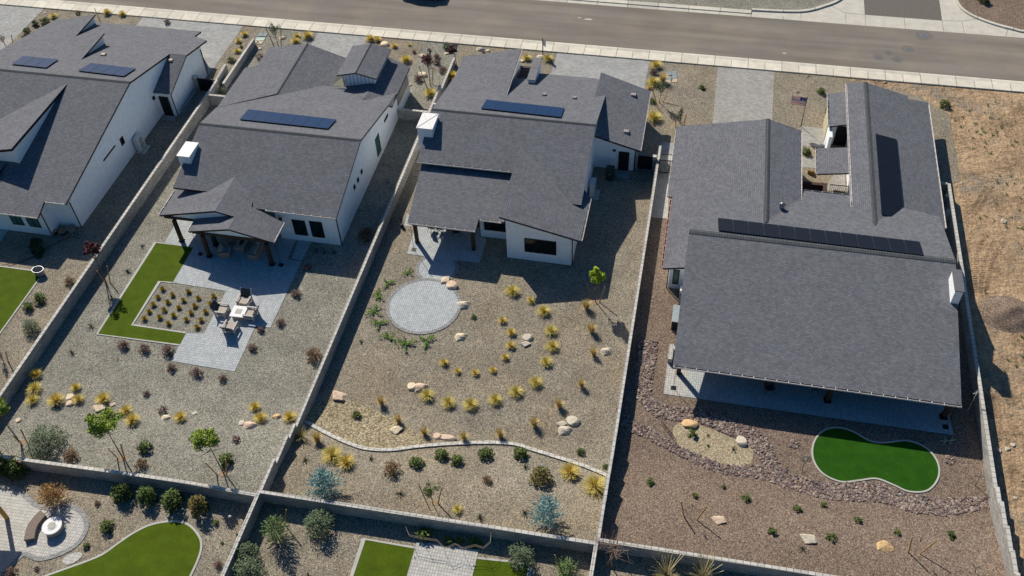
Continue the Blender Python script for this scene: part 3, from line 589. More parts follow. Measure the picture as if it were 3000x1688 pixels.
roof(h3, [(-20.5,51.9,2.68),(-15.1,51.85,2.68),(-15.1,53.0,2.83),(-13.1,53.0,2.83),(-13.1,58.1,3.52),(-20.9,58.1,3.52)], .15)
gutter(h3, (-20.5,51.9,2.68), (-15.1,51.85,2.68), side=-1); gutter(h3, (-15.0,53.0,2.83), (-13.3,53.0,2.83), side=-1); gutter(h3, (-21.2,57.75,mz(57.75)), (-13.3,57.75,mz(57.75)), side=-1)
gutter(h3, (-6.95,51.85,2.95), (-6.95,56.7,2.95), side=-1, w=.08)
fw = lambda x: 4.15-.24*(-15.85-x)
roof(h3, [(-15.85,67.0,4.15),(-15.85,74.35,4.15),(-21.4,74.2,fw(-21.4)),(-21.4,67.0,fw(-21.4))])
gutter(h3, (-15.82,67.1,4.15), (-15.82,74.35,4.15), side=-1, w=.06)
m = MB(); m.walls([(-16.2,67.1,4.0),(-16.0,67.1,4.0),(-16.0,74.0,4.0),(-16.2,74.0,4.0)], 'stucco', 2.0); m.build('gable_wall', h3)
ew = lambda x: 2.7+.24*(-3.82-x)
roof(h3, [(-8.33,63.6,ew(-8.33)),(-3.8,63.35,2.7),(-3.83,71.7,2.7),(-8.33,72.3,ew(-8.33))])
gutter(h3, (-3.8,63.4,2.7), (-3.83,71.7,2.7), side=-1, w=.07)
m = MB(); m.walls([(-12.75,52.04,4.1),(-7.65,52.0,2.88),(-7.65,57,2.8),(-7.65,63,4.95),(-7.65,69,3.2),(-7.65,71.5,2.6),(-20.9,71.5,2.4),(-20.9,67,3.8),(-20.9,63,4.9),(-20.9,58.1,3.6),(-15.3,58.1,3.0),(-15.3,54.0,2.6),(-12.75,54.0,2.6)], 'stucco')
m.walls([(-7.7,63.95,3.35),(-4.3,63.95,2.6),(-4.3,71.4,2.6),(-7.7,71.4,3.3)], 'stucco'); m.build('wall', h3)
for q in (('f',1353,545),('f',1782,600)): post(h3, g(*q), 2.5)
m = MB(); m.box((-20.2,52.0,2.3),(-15.3,52.18,2.5),'wood'); m.build('beam', h3)
winp(h3, 'y', 52.02, ('g',352,510), ('g',595,640), parts=3, pane='glass'); winp(h3, 'y', 54.0, ('g',42,345), ('g',215,465))
m = MB(); a_, b_ = PY('c',1070,1148,63.95), PY('c',1140,1290,63.95); m.box((a_.x,63.86,.03),(b_.x,63.96,a_.z),'black_metal'); dd = m.build('door', h3); m = MB(); m.bar((a_.x+.1,63.83,1.),(a_.x+.1,63.83,1.15),.04,'grey_metal'); m.build('handle', dd)
a_ = PY('c',1035,1140,63.95); m = MB(); m.box((a_.x-.13,63.88,a_.z-.08),(a_.x+.13,63.95,a_.z+.1),'black_metal'); m.build('wall_vent', h3)
pipe(h3, (-7.62,51.96,2.8), (-7.62,51.96,.05)); pipe(h3, (-4.22,63.87,2.5), (-4.22,63.87,.05))
p_ = PY('g',3,405,53.95); m = MB(); m.box((p_.x-.1,53.7,p_.z-.15),(p_.x+.12,53.95,p_.z+.15),'wood'); m.build('wall_lamp', h3)
solar(h3, F3, [('c',65,755),('c',657,818),('c',632,888),('c',22,820)], 6, 'u')
chimney(h3, R3, ('b',1470,1043), ('b',1468,978), 1.25, 1.95, cross=True)
E3 = (2.7-.24*3.82, -.24, 0)
for q in (('c',1180,722),('c',1125,1000)): vent(h3, E3, q, .42)
for q in (('c',505,720),('c',733,745)): vent(h3, F3, q, .3)
# entry pier with two cap slabs, and pergola slats
b0 = RP(F3, 't', 905, 1300); zt = PY('t',905,1195,b0.y).z
f1 = P('t',905,1195,zt); f0 = P('t',655,1165,zt); f2 = P('t',1120,515,zt); fm = P('t',1010,830,zt)
m = MB(); m.box((f0.x+.08,f1.y+.06,0),(f1.x-.06,f2.y-.06,zt-.08),'stucco'); pr_ = m.build('entry_pier', h3)
m = MB(); m.box((f0.x,f1.y,zt-.08),(f1.x,fm.y-.02,zt),'metal_cap'); m.build('pier_cap', pr_); m = MB(); m.box((f0.x,fm.y+.02,zt-.08),(f1.x,f2.y,zt),'metal_cap'); m.build('pier_cap', pr_)
zp = 2.75
for i in range(4):
    a_ = P('t',350-i*32,765+i*100,zp); m = MB(); m.box((-15.9,a_.y-.14,zp-.25),(f0.x+.1,a_.y+.14,zp),'fascia'); m.build('pergola_slat', h3)
a_, b_ = P('t',487,760,zp), P('t',415,1060,zp); m = MB(); m.box((a_.x-.05,b_.y,zp-.2),(a_.x+.05,a_.y,zp+.03),'metal_cap'); m.build('pergola_beam', h3)

# ================================================================== rightmost house
h4 = house(8, 55, 'largest house with a broad roof, black solar panels and two wings round a courtyard')
ZE, YE, YR, ZR, XR = 2.3, 41.6, 52.98, 4.1, 19.45
k4 = (ZR-ZE)/(YR-YE); rz4 = lambda y: ZE+k4*(y-YE); fz4 = lambda y: ZR-.165*(y-YR)
R4 = (ZE-k4*YE, 0, k4); F4 = (ZR+.165*YR, 0, -.165); e4 = RP(F4, 'h', 1430, 350)
roof(h4, [(.82,YE+.08,rz4(YE+.08)),(19.2,YE,ZE),(XR,YR,ZR),(.84,YR,ZR)], .18)
roof(h4, [(.84,YR,ZR),(XR,YR,ZR),tuple(e4),(13.2,60.25,fz4(60.25)),(8.8,60.25,fz4(60.25)),(.84,58.6,fz4(58.6))])
ridge(h4, (.84,YR,ZR+.02), (XR,YR,ZR+.02), .5)
lz = lambda x: 3.75-.225*(6.25-x); l2 = lambda x: 3.75-.24*(x-6.25)
roof(h4, [(6.25,54.9,3.75),(6.25,67.85,3.75),(-1.08,67.85,lz(-1.08)),(-1.04,58.75,lz(-1.04)),(-.74,58.75,lz(-.74)),(-.70,50.75,lz(-.7)),(.86,50.75,lz(.86)),(.86,54.9,lz(.86))])
roof(h4, [(6.25,54.9,3.75),(6.25,67.85,3.75),(8.98,67.6,l2(8.98)),(8.98,57.6,l2(8.98))])
ridge(h4, (6.37,55.2,3.77), (6.22,67.85,3.77), .38)
gutter(h4, (-1.05,58.8,lz(-1.05)), (-1.08,67.8,lz(-1.05)), side=1); gutter(h4, (-.71,50.8,lz(-.7)), (-.75,58.7,lz(-.7)), 'copper_gutter', side=1, w=.13); gutter(h4, (8.98,67.6,l2(8.98)), (8.98,57.6,l2(8.98)), side=1)
rz = lambda x: 3.5-.24*(x-14.3); rl = lambda x: 3.5-.24*(14.3-x)
roof(h4, [(14.3,55.2,3.5),(14.35,74.7,3.5),(18.0,74.5,rz(18)),(18.05,74.1,rz(18.05)),(19.8,74.4,rz(19.8)),(19.77,58.5,rz(19.77)),(19.0,55.6,rz(19.0))])
roof(h4, [(14.3,55.2,3.5),(14.35,74.7,3.5),(12.86,74.8,rl(12.86)),(12.82,57.8,rl(12.82))])
ridge(h4, (14.29,55.8,3.52), (14.35,74.7,3.52), .38)
gutter(h4, (12.82,57.9,rl(12.82)), (12.86,74.8,rl(12.86)), side=1, w=.13); gutter(h4, (19.8,74.4,rz(19.8)), (19.77,58.5,rz(19.77)), side=1)
gutter(h4, (9.1,60.25,fz4(60.25)), (12.75,60.25,fz4(60.25)), 'grey_lid', side=1); gutter(h4, (.84,YE+.08,rz4(YE+.08)), (19.2,YE,ZE), side=-1, w=.13)
vz = lambda z: YR+(ZR-z)/.165
valley(h4, (6.4,vz(l2(6.4)),l2(6.4)), (8.9,vz(l2(8.9)),l2(8.9)))
valley(h4, (14.25,vz(rl(14.25)),rl(14.25)), (12.9,vz(rl(12.9)),rl(12.9)))
# small roofs over entries
def shed(x0, x1, y0, y1, z0, z1):
    roof(h4, [(x0,y0,z0),(x1,y0,z1),(x1,y1,z1),(x0,y1,z0)], .14); gutter(h4, (x0,y0,z0), (x0,y1,z0), side=1, w=.13)
zq = 2.4
a_, b_ = P('d',590,712,zq), P('d',595,958,zq); shed(a_.x, 13.1, b_.y, a_.y, zq, 2.85)
a_, b_ = P('d',503,1125,zq), P('d',505,1318,zq); shed(a_.x, 13.1, b_.y, a_.y, zq, 2.85)
m = MB()
m.walls([(1.3,46.0,2.8),(18.8,46.0,2.8),(18.8,52.9,3.9),(18.8,58.3,2.9),(13.3,58.3,2.9),(8.5,58.3,2.9),(1.3,58.3,2.3),(1.3,52.9,3.9)], 'stucco')
m.walls([(-.2,50.9,2.0),(1.3,50.9,2.35),(6.25,57.,3.5),(6.25,67.1,3.5),(-.6,67.1,1.9)], 'stucco'); m.walls([(6.25,57.,3.5),(8.5,57.,2.95),(8.5,67.1,2.95),(6.25,67.1,3.5)], 'stucco')
m.walls([(13.25,57.5,2.95),(14.3,57.5,3.2),(14.3,74.2,3.25),(13.25,74.2,2.95)], 'stucco'); m.walls([(14.3,57.5,3.2),(19.3,57.5,2.0),(19.3,74.0,2.0),(14.3,74.2,3.2)], 'stucco'); m.build('wall', h4)
m = MB(); m.box((11.45,70.5,0),(13.2,73.0,2.3),'cream'); m.build('entry_pier', h4)
m = MB(); m.box((11.5,68.4,.02),(11.75,70.4,2.1),'stucco'); m.box((11.75,70.15,.02),(13.2,70.4,2.25),'stucco'); m.box((12.2,70.1,.02),(13.2,70.16,2.0),'black_metal'); m.build('porch_wall', h4)
winp(h4, 'y', 50.9, ('n',600,432), ('n',662,640), pane='curtain_glass')
pipe(h4, (-.27,50.82,2.2), (-.27,50.82,.05))
for q in (('l',1460,243),('l',580,118)): post(h4, g(*q), 2.15, .3)
p_ = g('k',1480,-430); post(h4, (1.3,42.9), 2.15, .28)
m = MB(); m.box((1.1,42.1,1.98),(18.9,42.3,2.2),'wood'); m.build('beam', h4)
m = MB(); m.box((1.5,45.9,0),(18.5,45.98,2.1),'glass'); m.build('sliding_door', h4)
solar(h4, F4, [('g',1818,357),('h',1280,538),('h',1310,640),('g',1822,450)], 13, 'u', 'solar_black')
RW = (3.5+.24*14.3, -.24, 0)
solar(h4, RW, [('d',945,1012),('d',1105,1055),('h',1168,382),('h',990,328)], 7, 'v', 'solar_black', .1)
cb = RP(R4, 'h', 1510, 1005); cz = PY('h',1553,908,cb.y).z; cr = P('h',1622,912,cz).x; cy = P('h',1530,745,cz).y
m = MB(); m.box((cb.x,cb.y,0),(cr-.06,cy-.06,cz-.07),'stucco'); ch_ = m.build('chimney', h4); m = MB(); m.box((cb.x-.05,cb.y-.05,cz-.07),(cr,cy,cz),'metal_cap'); m.build('chimney_cap', ch_)
LWp = (3.75+.24*6.25, -.24, 0); p_ = RP(LWp, 'h', 230, 282); m = MB(); m.smooth = True; m.cyl(p_-Vector((0,0,.1)), .2, .45, 'grey_metal', 16); m.cyl(p_+Vector((0,0,.35)), .26, .16, 'grey_metal', 16, .04); m.build('roof_turbine', h4)
m = MB(); q_ = [RP((RW[0]+.03,RW[1],0),'h',x,y) for x, y in ((1035,350),(1042,440),(1060,505))]; m.bar(q_[0],q_[1],.03,'black_metal'); m.bar(q_[1],q_[2],.03,'black_metal'); m.build('conduit', h4)

# ================================================================== leftmost house
h1 = house(-55, 62, 'leftmost white house with a long shaded side wall, outdoor heat pump and ladder')
r1 = lambda y: 3.06+.2017*(y-49.13); f1z = lambda y: 5.65-.24*(y-62.0)
R1 = (3.06-.2017*49.13, 0, .2017); F1 = (5.65+.24*62, 0, -.24)
roof(h1, [(-80,47.55,r1(47.55)),(-49.6,47.55,r1(47.55)),(-49.8,49.1,r1(49.1)),(-47.9,49.1,r1(49.1)),(-47.9,62.0,5.65),(-80,62.0,5.65)])
roof(h1, [(-80,62.0,5.65),(-47.9,62.0,5.65),(-47.9,68.9,f1z(68.9)),(-46.25,68.9,f1z(68.9)),(-46.25,72.9,f1z(72.9)),(-47.9,73.6,f1z(73.6)),(-47.9,75.0,f1z(75.0)),(-63.4,75.0,f1z(75)),(-63.4,66,f1z(66)),(-80,66,f1z(66))])
roof(h1, [(-48.1,68.9,f1z(68.9)-.01),(-46.25,68.9,f1z(68.9)-.01),(-46.25,64.7,2.65),(-48.1,64.7,2.65)], .15)
ridge(h1, (-80,62.0,5.67), (-47.9,62.0,5.67)); gutter(h1, (-48.0,64.7,2.65), (-46.3,64.7,2.65), side=-1, w=.08)
gutter(h1, (-60,47.55,r1(47.55)), (-49.6,47.55,r1(47.55)), side=-1, w=.07); gutter(h1, (-49.7,49.1,r1(49.1)), (-47.95,49.1,r1(49.1)), side=-1, w=.07)
for (x, z, y0, y1, dx) in ((-58.77,3.52,70.5,74.9,4.4),(-54.85,4.78,65.0,70.1,3.9)):
    roof(h1, [(x,y0,z),(x,y1,z),(x-dx,y1,z-.24*dx),(x-dx,y0,z-.24*dx)], .15)
    m = MB(); m.walls([(x-.35,y0,z-.12),(x-.2,y0,z-.12),(x-.2,y1-.2,z-.12),(x-.35,y1-.2,z-.12)], 'stucco', 2.0); m.build('gable_wall', h1)
a_ = P('a',540,600,5.5); b_ = P('a',95,1130,5.5); X = a_.x
roof(h1, [(X,b_.y,5.5),(X,62.2,5.5),(X-12,62.2,5.5-.22*12),(X-12,b_.y,5.5-.22*12)], .25)
m = MB(); m.walls([(X-.4,b_.y+.3,5.25),(X-.2,b_.y+.3,5.25),(X-.2,61.9,5.25),(X-.4,61.9,5.25)], 'stucco', 2.5); m.walls([(X-12,b_.y+.35,2.8),(X-.4,b_.y+.35,5.2),(X-.4,b_.y+.5,5.2),(X-12,b_.y+.5,2.8)], 'stucco', 2.5); m.build('gable_wall', h1)
zz = 3.9; a_ = P('p',372,470,zz); b_ = P('p',0,880,3.6)
m = MB(); m.box((X-12,a_.y-.1,zz-.3),(X-1.2,a_.y+.18,zz),'wood'); m.build('beam', h1)
roof(h1, [(X-1.3,b_.y-1.2,3.75),(X-1.3,a_.y+.6,3.75),(X-9,a_.y+.6,2.0),(X-9,b_.y-1.2,2.0)], .15)
m = MB(); m.walls([(-80,48.3,2.7),(-53.9,48.3,2.7),(-49.87,48.3,2.7),(-49.95,49.6,2.95),(-48.0,49.62,2.98),(-48.0,62.0,5.45),(-48.0,68.9,3.85),(-48.0,74.2,2.5),(-63,74.2,2.3),(-63,64,4.8),(-80,64,4.8)], 'stucco')
m.walls([(-48.1,64.95,2.5),(-46.45,64.95,2.5),(-46.45,68.9,3.75),(-46.45,71.65,3.0),(-48.1,71.65,3.0)], 'stucco'); m.build('wall', h1)
pipe(h1, (-46.4,64.88,2.5), (-46.4,64.88,.05)); pipe(h1, (-46.38,71.6,2.8), (-46.38,71.6,.05)); pipe(h1, (-49.82,48.22,2.6), (-49.82,48.22,.05)); pipe(h1, (-47.92,49.55,2.8), (-47.92,49.55,.05))
m = MB(); m.box((-47.75,64.86,.03),(-46.85,64.96,2.1),'black_metal'); m.build('door', h1)
winp(h1, 'y', 48.3, ('e',62,330), ('e',190,415), parts=2, pane='curtain_glass'); winp(h1, 'y', 48.3, ('e',188,345), ('e',318,432), parts=2, pane='curtain_glass')
winp(h1, 'x', -48.0, ('a',925,1030), ('a',925,1108)); winp(h1, 'x', -48.0, ('a',868,1100), ('a',785,1225))
p_ = PX('a',1160,743,-48.0); m = MB(); m.box((-48.0,p_.y-.12,p_.z-.14),(-47.85,p_.y+.12,p_.z+.14),'black_metal'); m.build('wall_lamp', h1)
solar(h1, F1, [('a',175,423),('a',443,450),('a',350,513),('a',88,485)], 3, 'u'); solar(h1, F1, [('a',688,477),('a',1030,518),('a',940,577),('a',590,535)], 4, 'u')
vent(h1, F1, ('a',785,417), .4, 'tan_lid'); vent(h1, (2.65-.3*64.7,0,.3), ('a',1297,460), .35, 'tan_lid')

# ================================================================== paving, turf and edging
def paving(name, pts_, m='paver', dz=.03, border=None, w=.25, closed=True):
    o = sheet(name, pts_, m, dz)
    if border: 
        b = strip(pts_, w, dz+.006, border, closed=closed); b.build('paver_border', kind='structure')
    return o
# second yard: patio, L-shaped turf, planted gravel bed
sheet('patio', [(-40.9,57)]+poly('e',(1355,357),(1250,548),(1470,580),(1310,850),(1715,915),(1545,1240),(1410,1230))+[tuple(g('F',430,908)[:2]), tuple(g('F',590,935)[:2])]+poly('f',(125,1185),(240,1190),(475,690),(550,545))+[(-29.3,51.15),(-31.1,51.15),(-31.1,57)], 'paver', .03)
sheet('gravel_strip', poly('f',(430,532),(449,534),(400,668),(487,682),(482,692),(370,676)), 'cool_gravel', .036)
tf = poly('e',(1180,552),(1465,584),(1308,852),(1210,843),(1003,1170),(1412,1230),(1366,1322),(742,1238)); sheet('artificial_turf', tf, 'olive_turf', .035)
strip(poly('e',(1470,582),(1177,547),(737,1242),(1366,1325)), .12, .05, 'edging').build('turf_edging', kind='structure')
strip(poly('e',(1310,852),(1210,843),(1003,1172),(1412,1232)), .12, .05, 'edging').build('turf_edging', kind='structure')
# leftmost yard turf
sheet('artificial_turf', [(-75,44.0)]+poly('e',(0,730),(270,765),(300,820),(0,1235))+[(-75,33)], 'olive_turf', .035)
strip([(-75,44.4)]+poly('e',(0,727),(272,763))+[], .12, .05, 'edging').build('turf_edging', kind='structure')
strip(poly('e',(298,822),(0,1236))+[(-60,31.5)], .12, .05, 'edging').build('turf_edging', kind='structure')
sheet('side_slab', poly('a',(1235,868),(1335,880),(1325,920),(1228,910)), 'grey_lid', .03)
sheet('patio', poly('e',(0,445),(65,455),(0,545))+[(-62,46),(-62,50)], 'paver', .03)
# third yard: round patio
C3 = [g('f',x,y) for x, y in ((1110,1030),(1690,1030),(1400,1250),(1400,812))]
cx_, cy_ = (C3[0].x+C3[1].x)/2, (C3[2].y+C3[3].y)/2; rr_ = ((C3[1].x-C3[0].x)/2+(C3[3].y-C3[2].y)/2)/2
circ = lambda cx, cy, r, n=48, a0=0, a1=6.28318: [(cx+math.cos(a0+(a1-a0)*i/n)*r, cy+math.sin(a0+(a1-a0)*i/n)*r) for i in range(n)]
c1_ = g('f',1502,740); r1_ = (g('f',1665,745)-g('f',1340,745)).length/2
sheet('patio', circ(c1_.x, c1_.y, r1_), 'paver', .026); strip(circ(c1_.x,c1_.y,r1_-.13), .26, .034, 'paver_border', closed=True).build('paver_border', kind='structure')
sheet('patio', [(-20.6,54)]+poly('f',(1320,480),(1275,632),(1395,650),(1500,690),(1660,685),(1822,702),(1878,525))+[(-15.4,54.0),(-15.4,58.5),(-20.9,58.5)], 'paver', .038)
sheet('patio', poly('f',(1275,330),(1300,335),(1310,428),(1250,418)), 'paver', .02)
sheet('patio', circ(cx_, cy_, rr_), 'paver', .042); strip(circ(cx_,cy_,rr_-.13), .26, .05, 'paver_border', closed=True).build('paver_border', kind='structure')
sheet('gravel_bed', [tuple(p[:2]) for p in smooth([g('j',x,y) for x, y in ((510,240),(640,120),(800,110),(1010,180),(1250,300),(1400,400),(1480,440),(1250,495),(1000,490),(800,420),(640,320))],4,True)], 'cobble_gravel', .011)
sheet('side_slab', poly('c',(1052,1290),(1147,1300),(1140,1358),(1045,1350)), 'grey_lid', .03)
kb3 = smooth([g('j',x,y) for x, y in ((505,280),(640,355),(800,432),(960,485),(1150,495),(1350,470),(1600,450),(1850,440),(2070,448))]+[g('k',x,y) for x, y in ((400,488),(600,550),(800,615),(980,690))], 5)
strip(kb3, .27, .10, 'coping').build('curved_kerb', label='long curved block kerb sweeping across the rear of the yellow-grass yard', cat='kerb')
# rightmost yard
sheet('patio', [tuple(g('l',1535,382)[:2]), tuple(g('k',1430,72)[:2]), (.5,45.3), (18.9,45.6)], 'paver', .03)
sheet('patio', [(.45,40.95),(2.0,40.93),(2.0,44.6),(.45,44.6)], 'patio_paver_pale', .034)
sheet('side_path', poly('g',(1440,0),(1455,30),(1438,365),(1308,355),(1330,0))+[tuple(g('c',1380,1180)[:2]), tuple(g('c',1480,1180)[:2])], 'patio_paver_pale', .02)
sheet('side_path', poly('c',(1390,1078),(1485,1085),(1478,1172),(1382,1165)), 'driveway_paver', .02)
sheet('front_path', poly('d',(384,960),(612,975),(608,1120),(384,1105)), 'driveway_paver_warm', .02); sheet('front_path', poly('d',(384,1190),(620,1205),(620,1285),(384,1270)), 'driveway_paver_warm', .02)
sheet('front_path', poly('d',(640,1290),(708,1295),(720,1449),(560,1449)), 'driveway_paver_warm', .024)
tp = smooth([g('l',x,y) for x, y in ((640,325),(760,350),(900,425),(1010,440),(1180,425),(1320,475),(1410,580),(1420,700),(1340,800),(1200,810),(1080,760),(950,712),(820,725),(680,735),(540,670),(470,560),(475,440),(540,355))],6,True)
sheet('artificial_turf', [tuple(p[:2]) for p in tp], 'green_turf', .035); strip(tp, .11, .055, 'edging', closed=True).build('turf_edging', kind='structure')
sheet('gravel_bed', [tuple(p[:2]) for p in smooth([g('k',x,y) for x, y in ((1480,330),(1540,285),(1640,300),(1760,330),(1900,390),(2040,440),(2085,480),(2070,590),(1960,620),(1820,590),(1620,520),(1500,430))],4,True)], 'tan_gravel', .014)
# lower yards
lt = smooth([g('i',x,y) for x, y in ((320,1460),(500,1395),(640,1345),(780,1285),(900,1200),(1020,1120),(1150,1060),(1310,1035),(1430,1062),(1510,1150),(1527,1230),(1500,1330),(1440,1460))],5)
sheet('artificial_turf', [tuple(p[:2]) for p in lt]+[(-33,18),(-42,17)], 'olive_turf', .035); strip(lt, .13, .05, 'edging').build('turf_edging', kind='structure')
pa = smooth([g('i',x,y) for x, y in ((0,770),(90,785),(150,800),(210,860),(290,920),(400,940),(500,915),(590,945),(645,1010),(655,1090),(610,1180),(540,1240),(420,1295),(300,1320),(240,1300),(170,1290),(60,1400),(0,1449))],4)
sheet('patio', [tuple(p[:2]) for p in pa]+[(-52,18),(-56,20),(-52,27)], 'patio_paver_pale', .03); strip(pa, .3, .04, 'paver_border').build('paver_border', kind='structure')
s_ = smooth([g('s',x,y) for x, y in ((925,1230),(960,1170),(1050,1120),(1180,1100),(1210,1160),(1120,1240),(1010,1285),(950,1270))],3,True)
sheet('patio', [tuple(p[:2]) for p in s_], 'patio_paver_pale', .034)
ext = lambda p, yy=17.0: [(p[0], yy)]
q1, q2, q3, q4 = poly('j',(950,1175),(1335,1240),(1350,1188),(1818,1255))
sheet('artificial_turf', [q1, q2]+ext(q2)+ext(q1), 'olive_turf', .035); strip(poly('j',(1335,1236),(947,1170))+ext(q1), .13, .05, 'edging').build('turf_edging', kind='structure')
sheet('patio', [q3, q4]+ext(q4)+ext(q2)+[q2], 'patio_paver_pale', .04)
q5 = poly('j',(1808,1318),(2070,1345))+poly('k',(390,1378)); sheet('artificial_turf', q5+ext(q5[-1])+ext(q5[0]), 'olive_turf', .035); strip(poly('j',(1808,1314),(2070,1342))+poly('k',(400,1378))+ext(q5[-1]), .13, .05, 'edging').build('turf_edging', kind='structure')

# ================================================================== plants
PR = {}
def mesh_of(mb, name):
    me = bpy.data.meshes.new(name); me.from_pydata(mb.v, [], mb.f)
    for m in mb.mats: me.materials.append(MAT[m])
    me.polygons.foreach_set('material_index', mb.m)
    if mb.smooth: me.polygons.foreach_set('use_smooth', [True]*len(mb.f))
    me.update(); return me
def blade(b, base, d, h, lean, w, m, seg=3, droop=1.6):
    side = Vector((-d.y, d.x, 0)); vs = []
    for i in range(seg+1):
        t = i/seg; p = base+d*lean*(t**droop)+Vector((0,0,h*(t-.25*t*t*(lean/h if h else 0))))
        ww = w*(1-t)*.5+.003; vs += [p-side*ww, p+side*ww]
    b.add(vs, [(2*i,2*i+1,2*i+3,2*i+2) for i in range(seg)], m)
def grass(m, n=110, h=.5, r=.42, seed=0, w=.022):
    random.seed(seed); b = MB()
    for i in range(n):
        a = random.uniform(0, 6.283); d = Vector((math.cos(a), math.sin(a), 0)); q = random.random()
        blade(b, d*random.uniform(0,.09), d, h*random.uniform(.6,1.08)*(1-.35*q), r*(q**.7)*random.uniform(.7,1.1)+.03, w, m)
    return b
def cloud(m, n, rx, rz, lf, seed=0, zc=None, clumps=9, b=None, flat=.35, hollow=.55):
    """leaves on lumps spread over a dome that sits on the ground"""
    random.seed(seed); b = b or MB(); C = []; H = rz*1.75
    for i in range(clumps):
        a = 2.4*i+random.uniform(-.4,.4); e = (i+.5)/clumps; r = math.sqrt(max(0,1-e*e))*random.uniform(.55,.8); C.append((Vector((math.cos(a)*r*rx, math.sin(a)*r*rx, e*H*.72)), random.uniform(.30,.5)))
    C.append((Vector((0,0,H*.3)), .6))
    for i in range(n):
        c, s = random.choice(C); v = Vector((random.gauss(0,1), random.gauss(0,1), random.gauss(0,1))).normalized()*random.uniform(hollow,1)
        p = c+Vector((v.x*s*rx, v.y*s*rx, v.z*s*H*.5)); p.z = abs(p.z)+.015
        u = Vector((random.gauss(0,1), random.gauss(0,1), random.gauss(0,1)*flat)).normalized(); k = u.cross(Vector((random.gauss(0,.5), random.gauss(0,.5), 1)).normalized()).normalized(); q = lf*random.uniform(.6,1.3)
        b.add([p-u*q, p+k*q*.5, p+u*q, p-k*q*.5], [(0,1,2,3)], m)
    return b
def twigs(b, m, n, h, r, w=.018, seed=0, z0=0.):
    random.seed(seed)
    for i in range(n):
        a = random.uniform(0,6.283); d = Vector((math.cos(a), math.sin(a), 0)); q = random.uniform(.2,1)
        p = Vector((0,0,z0)); mid = p+d*r*q*.45+Vector((0,0,h*.5*random.uniform(.7,1.1))); e = mid+d*r*q*.5+Vector((random.uniform(-.1,.1)*r, random.uniform(-.1,.1)*r, h*.45*random.uniform(.5,1)))
        b.bar(p, mid, w, m, n=3); b.bar(mid, e, w*.7, m, n=3, w2=w*.3)
    return b
def spiky(m, n=26, h=.28, r=.45, seed=0):
    random.seed(seed); b = MB()
    for i in range(n):
        a = random.uniform(0,6.283); d = Vector((math.cos(a), math.sin(a), 0)); q = random.random(); blade(b, d*.02, d, h*(1-.6*q)*random.uniform(.7,1.2)+.04, r*q*random.uniform(.6,1.2), .03, m, 2, 1.)
    return b
def conifer(m, n, h, r, seed=0, lean=.2, droop=0.):
    random.seed(seed); b = MB(); b.bar((0,0,0),(0,0,h*.95),.05,'bark',n=5,w2=.01)
    for i in range(n):
        t = random.random()**1.25; z = h*(.04+.93*t); rr = r*(1-t)**.75*random.uniform(.55,1.15)+.03; a = random.uniform(0,6.283); d = Vector((math.cos(a), math.sin(a), random.uniform(.1,.6)+lean-droop))
        e = Vector((0,0,z))+d*rr; s = Vector((0,0,z))+d*rr*.15; st = max(3, int(rr*16))
        for k in range(st):
            c = s.lerp(e, (k+1)/st); u = (d+Vector((random.gauss(0,.5), random.gauss(0,.5), random.gauss(0,.4)))).normalized(); v = u.cross(Vector((random.gauss(0,1),random.gauss(0,1),random.gauss(0,1)))).normalized(); q = .10*random.uniform(.7,1.2)
            b.add([c-u*q*.3-v*q*.25, c+u*q, c-u*q*.3+v*q*.25], [(0,1,2)], m)
    return b
def creeping(m, seed=0):
    random.seed(seed); b = MB()
    for i in range(10):
        a = random.uniform(0,6.283); ln = random.uniform(.25,.68); d = Vector((math.cos(a), math.sin(a), 0))
        for k in range(int(ln*42)):
            c = d*ln*(k/(ln*42))+Vector((random.gauss(0,.035), random.gauss(0,.035), .05+.12*math.sin(k/(ln*42)*3)*random.random())); u = (d*.8+Vector((random.gauss(0,.6), random.gauss(0,.6), random.uniform(.1,.6)))).normalized(); v = u.cross(Vector((0,0,1))).normalized(); q = .10
            b.add([c-v*q*.28, c+u*q, c+v*q*.28], [(0,1,2)], m)
    return b
def rock(mats, seed=0, sub=2, fl=.6):
    random.seed(seed); bm = bmesh.new(); bmesh.ops.create_icosphere(bm, subdivisions=sub+1, radius=.5); ps = [Vector((random.gauss(0,1),random.gauss(0,1),random.gauss(0,1))).normalized() for _ in range(14)]; ks = [random.uniform(.27,.42) for _ in ps]
    for v in bm.verts:
        for p, k in zip(ps, ks):
            d = v.co.dot(p)
            if d > k: v.co -= p*(d-k)*.9
        v.co *= 1+random.uniform(-.035,.035); v.co.z *= fl; v.co.z += .03
        v.co.x *= 1.35
    b = MB(); b.add([v.co.copy() for v in bm.verts], [tuple(w.index for w in f.verts) for f in bm.faces], mats); bm.free(); return b
def reg(k, name, cat, parts): PR[k] = (name, cat, [(pn, mesh_of(mb, pn)) for pn, mb in parts])
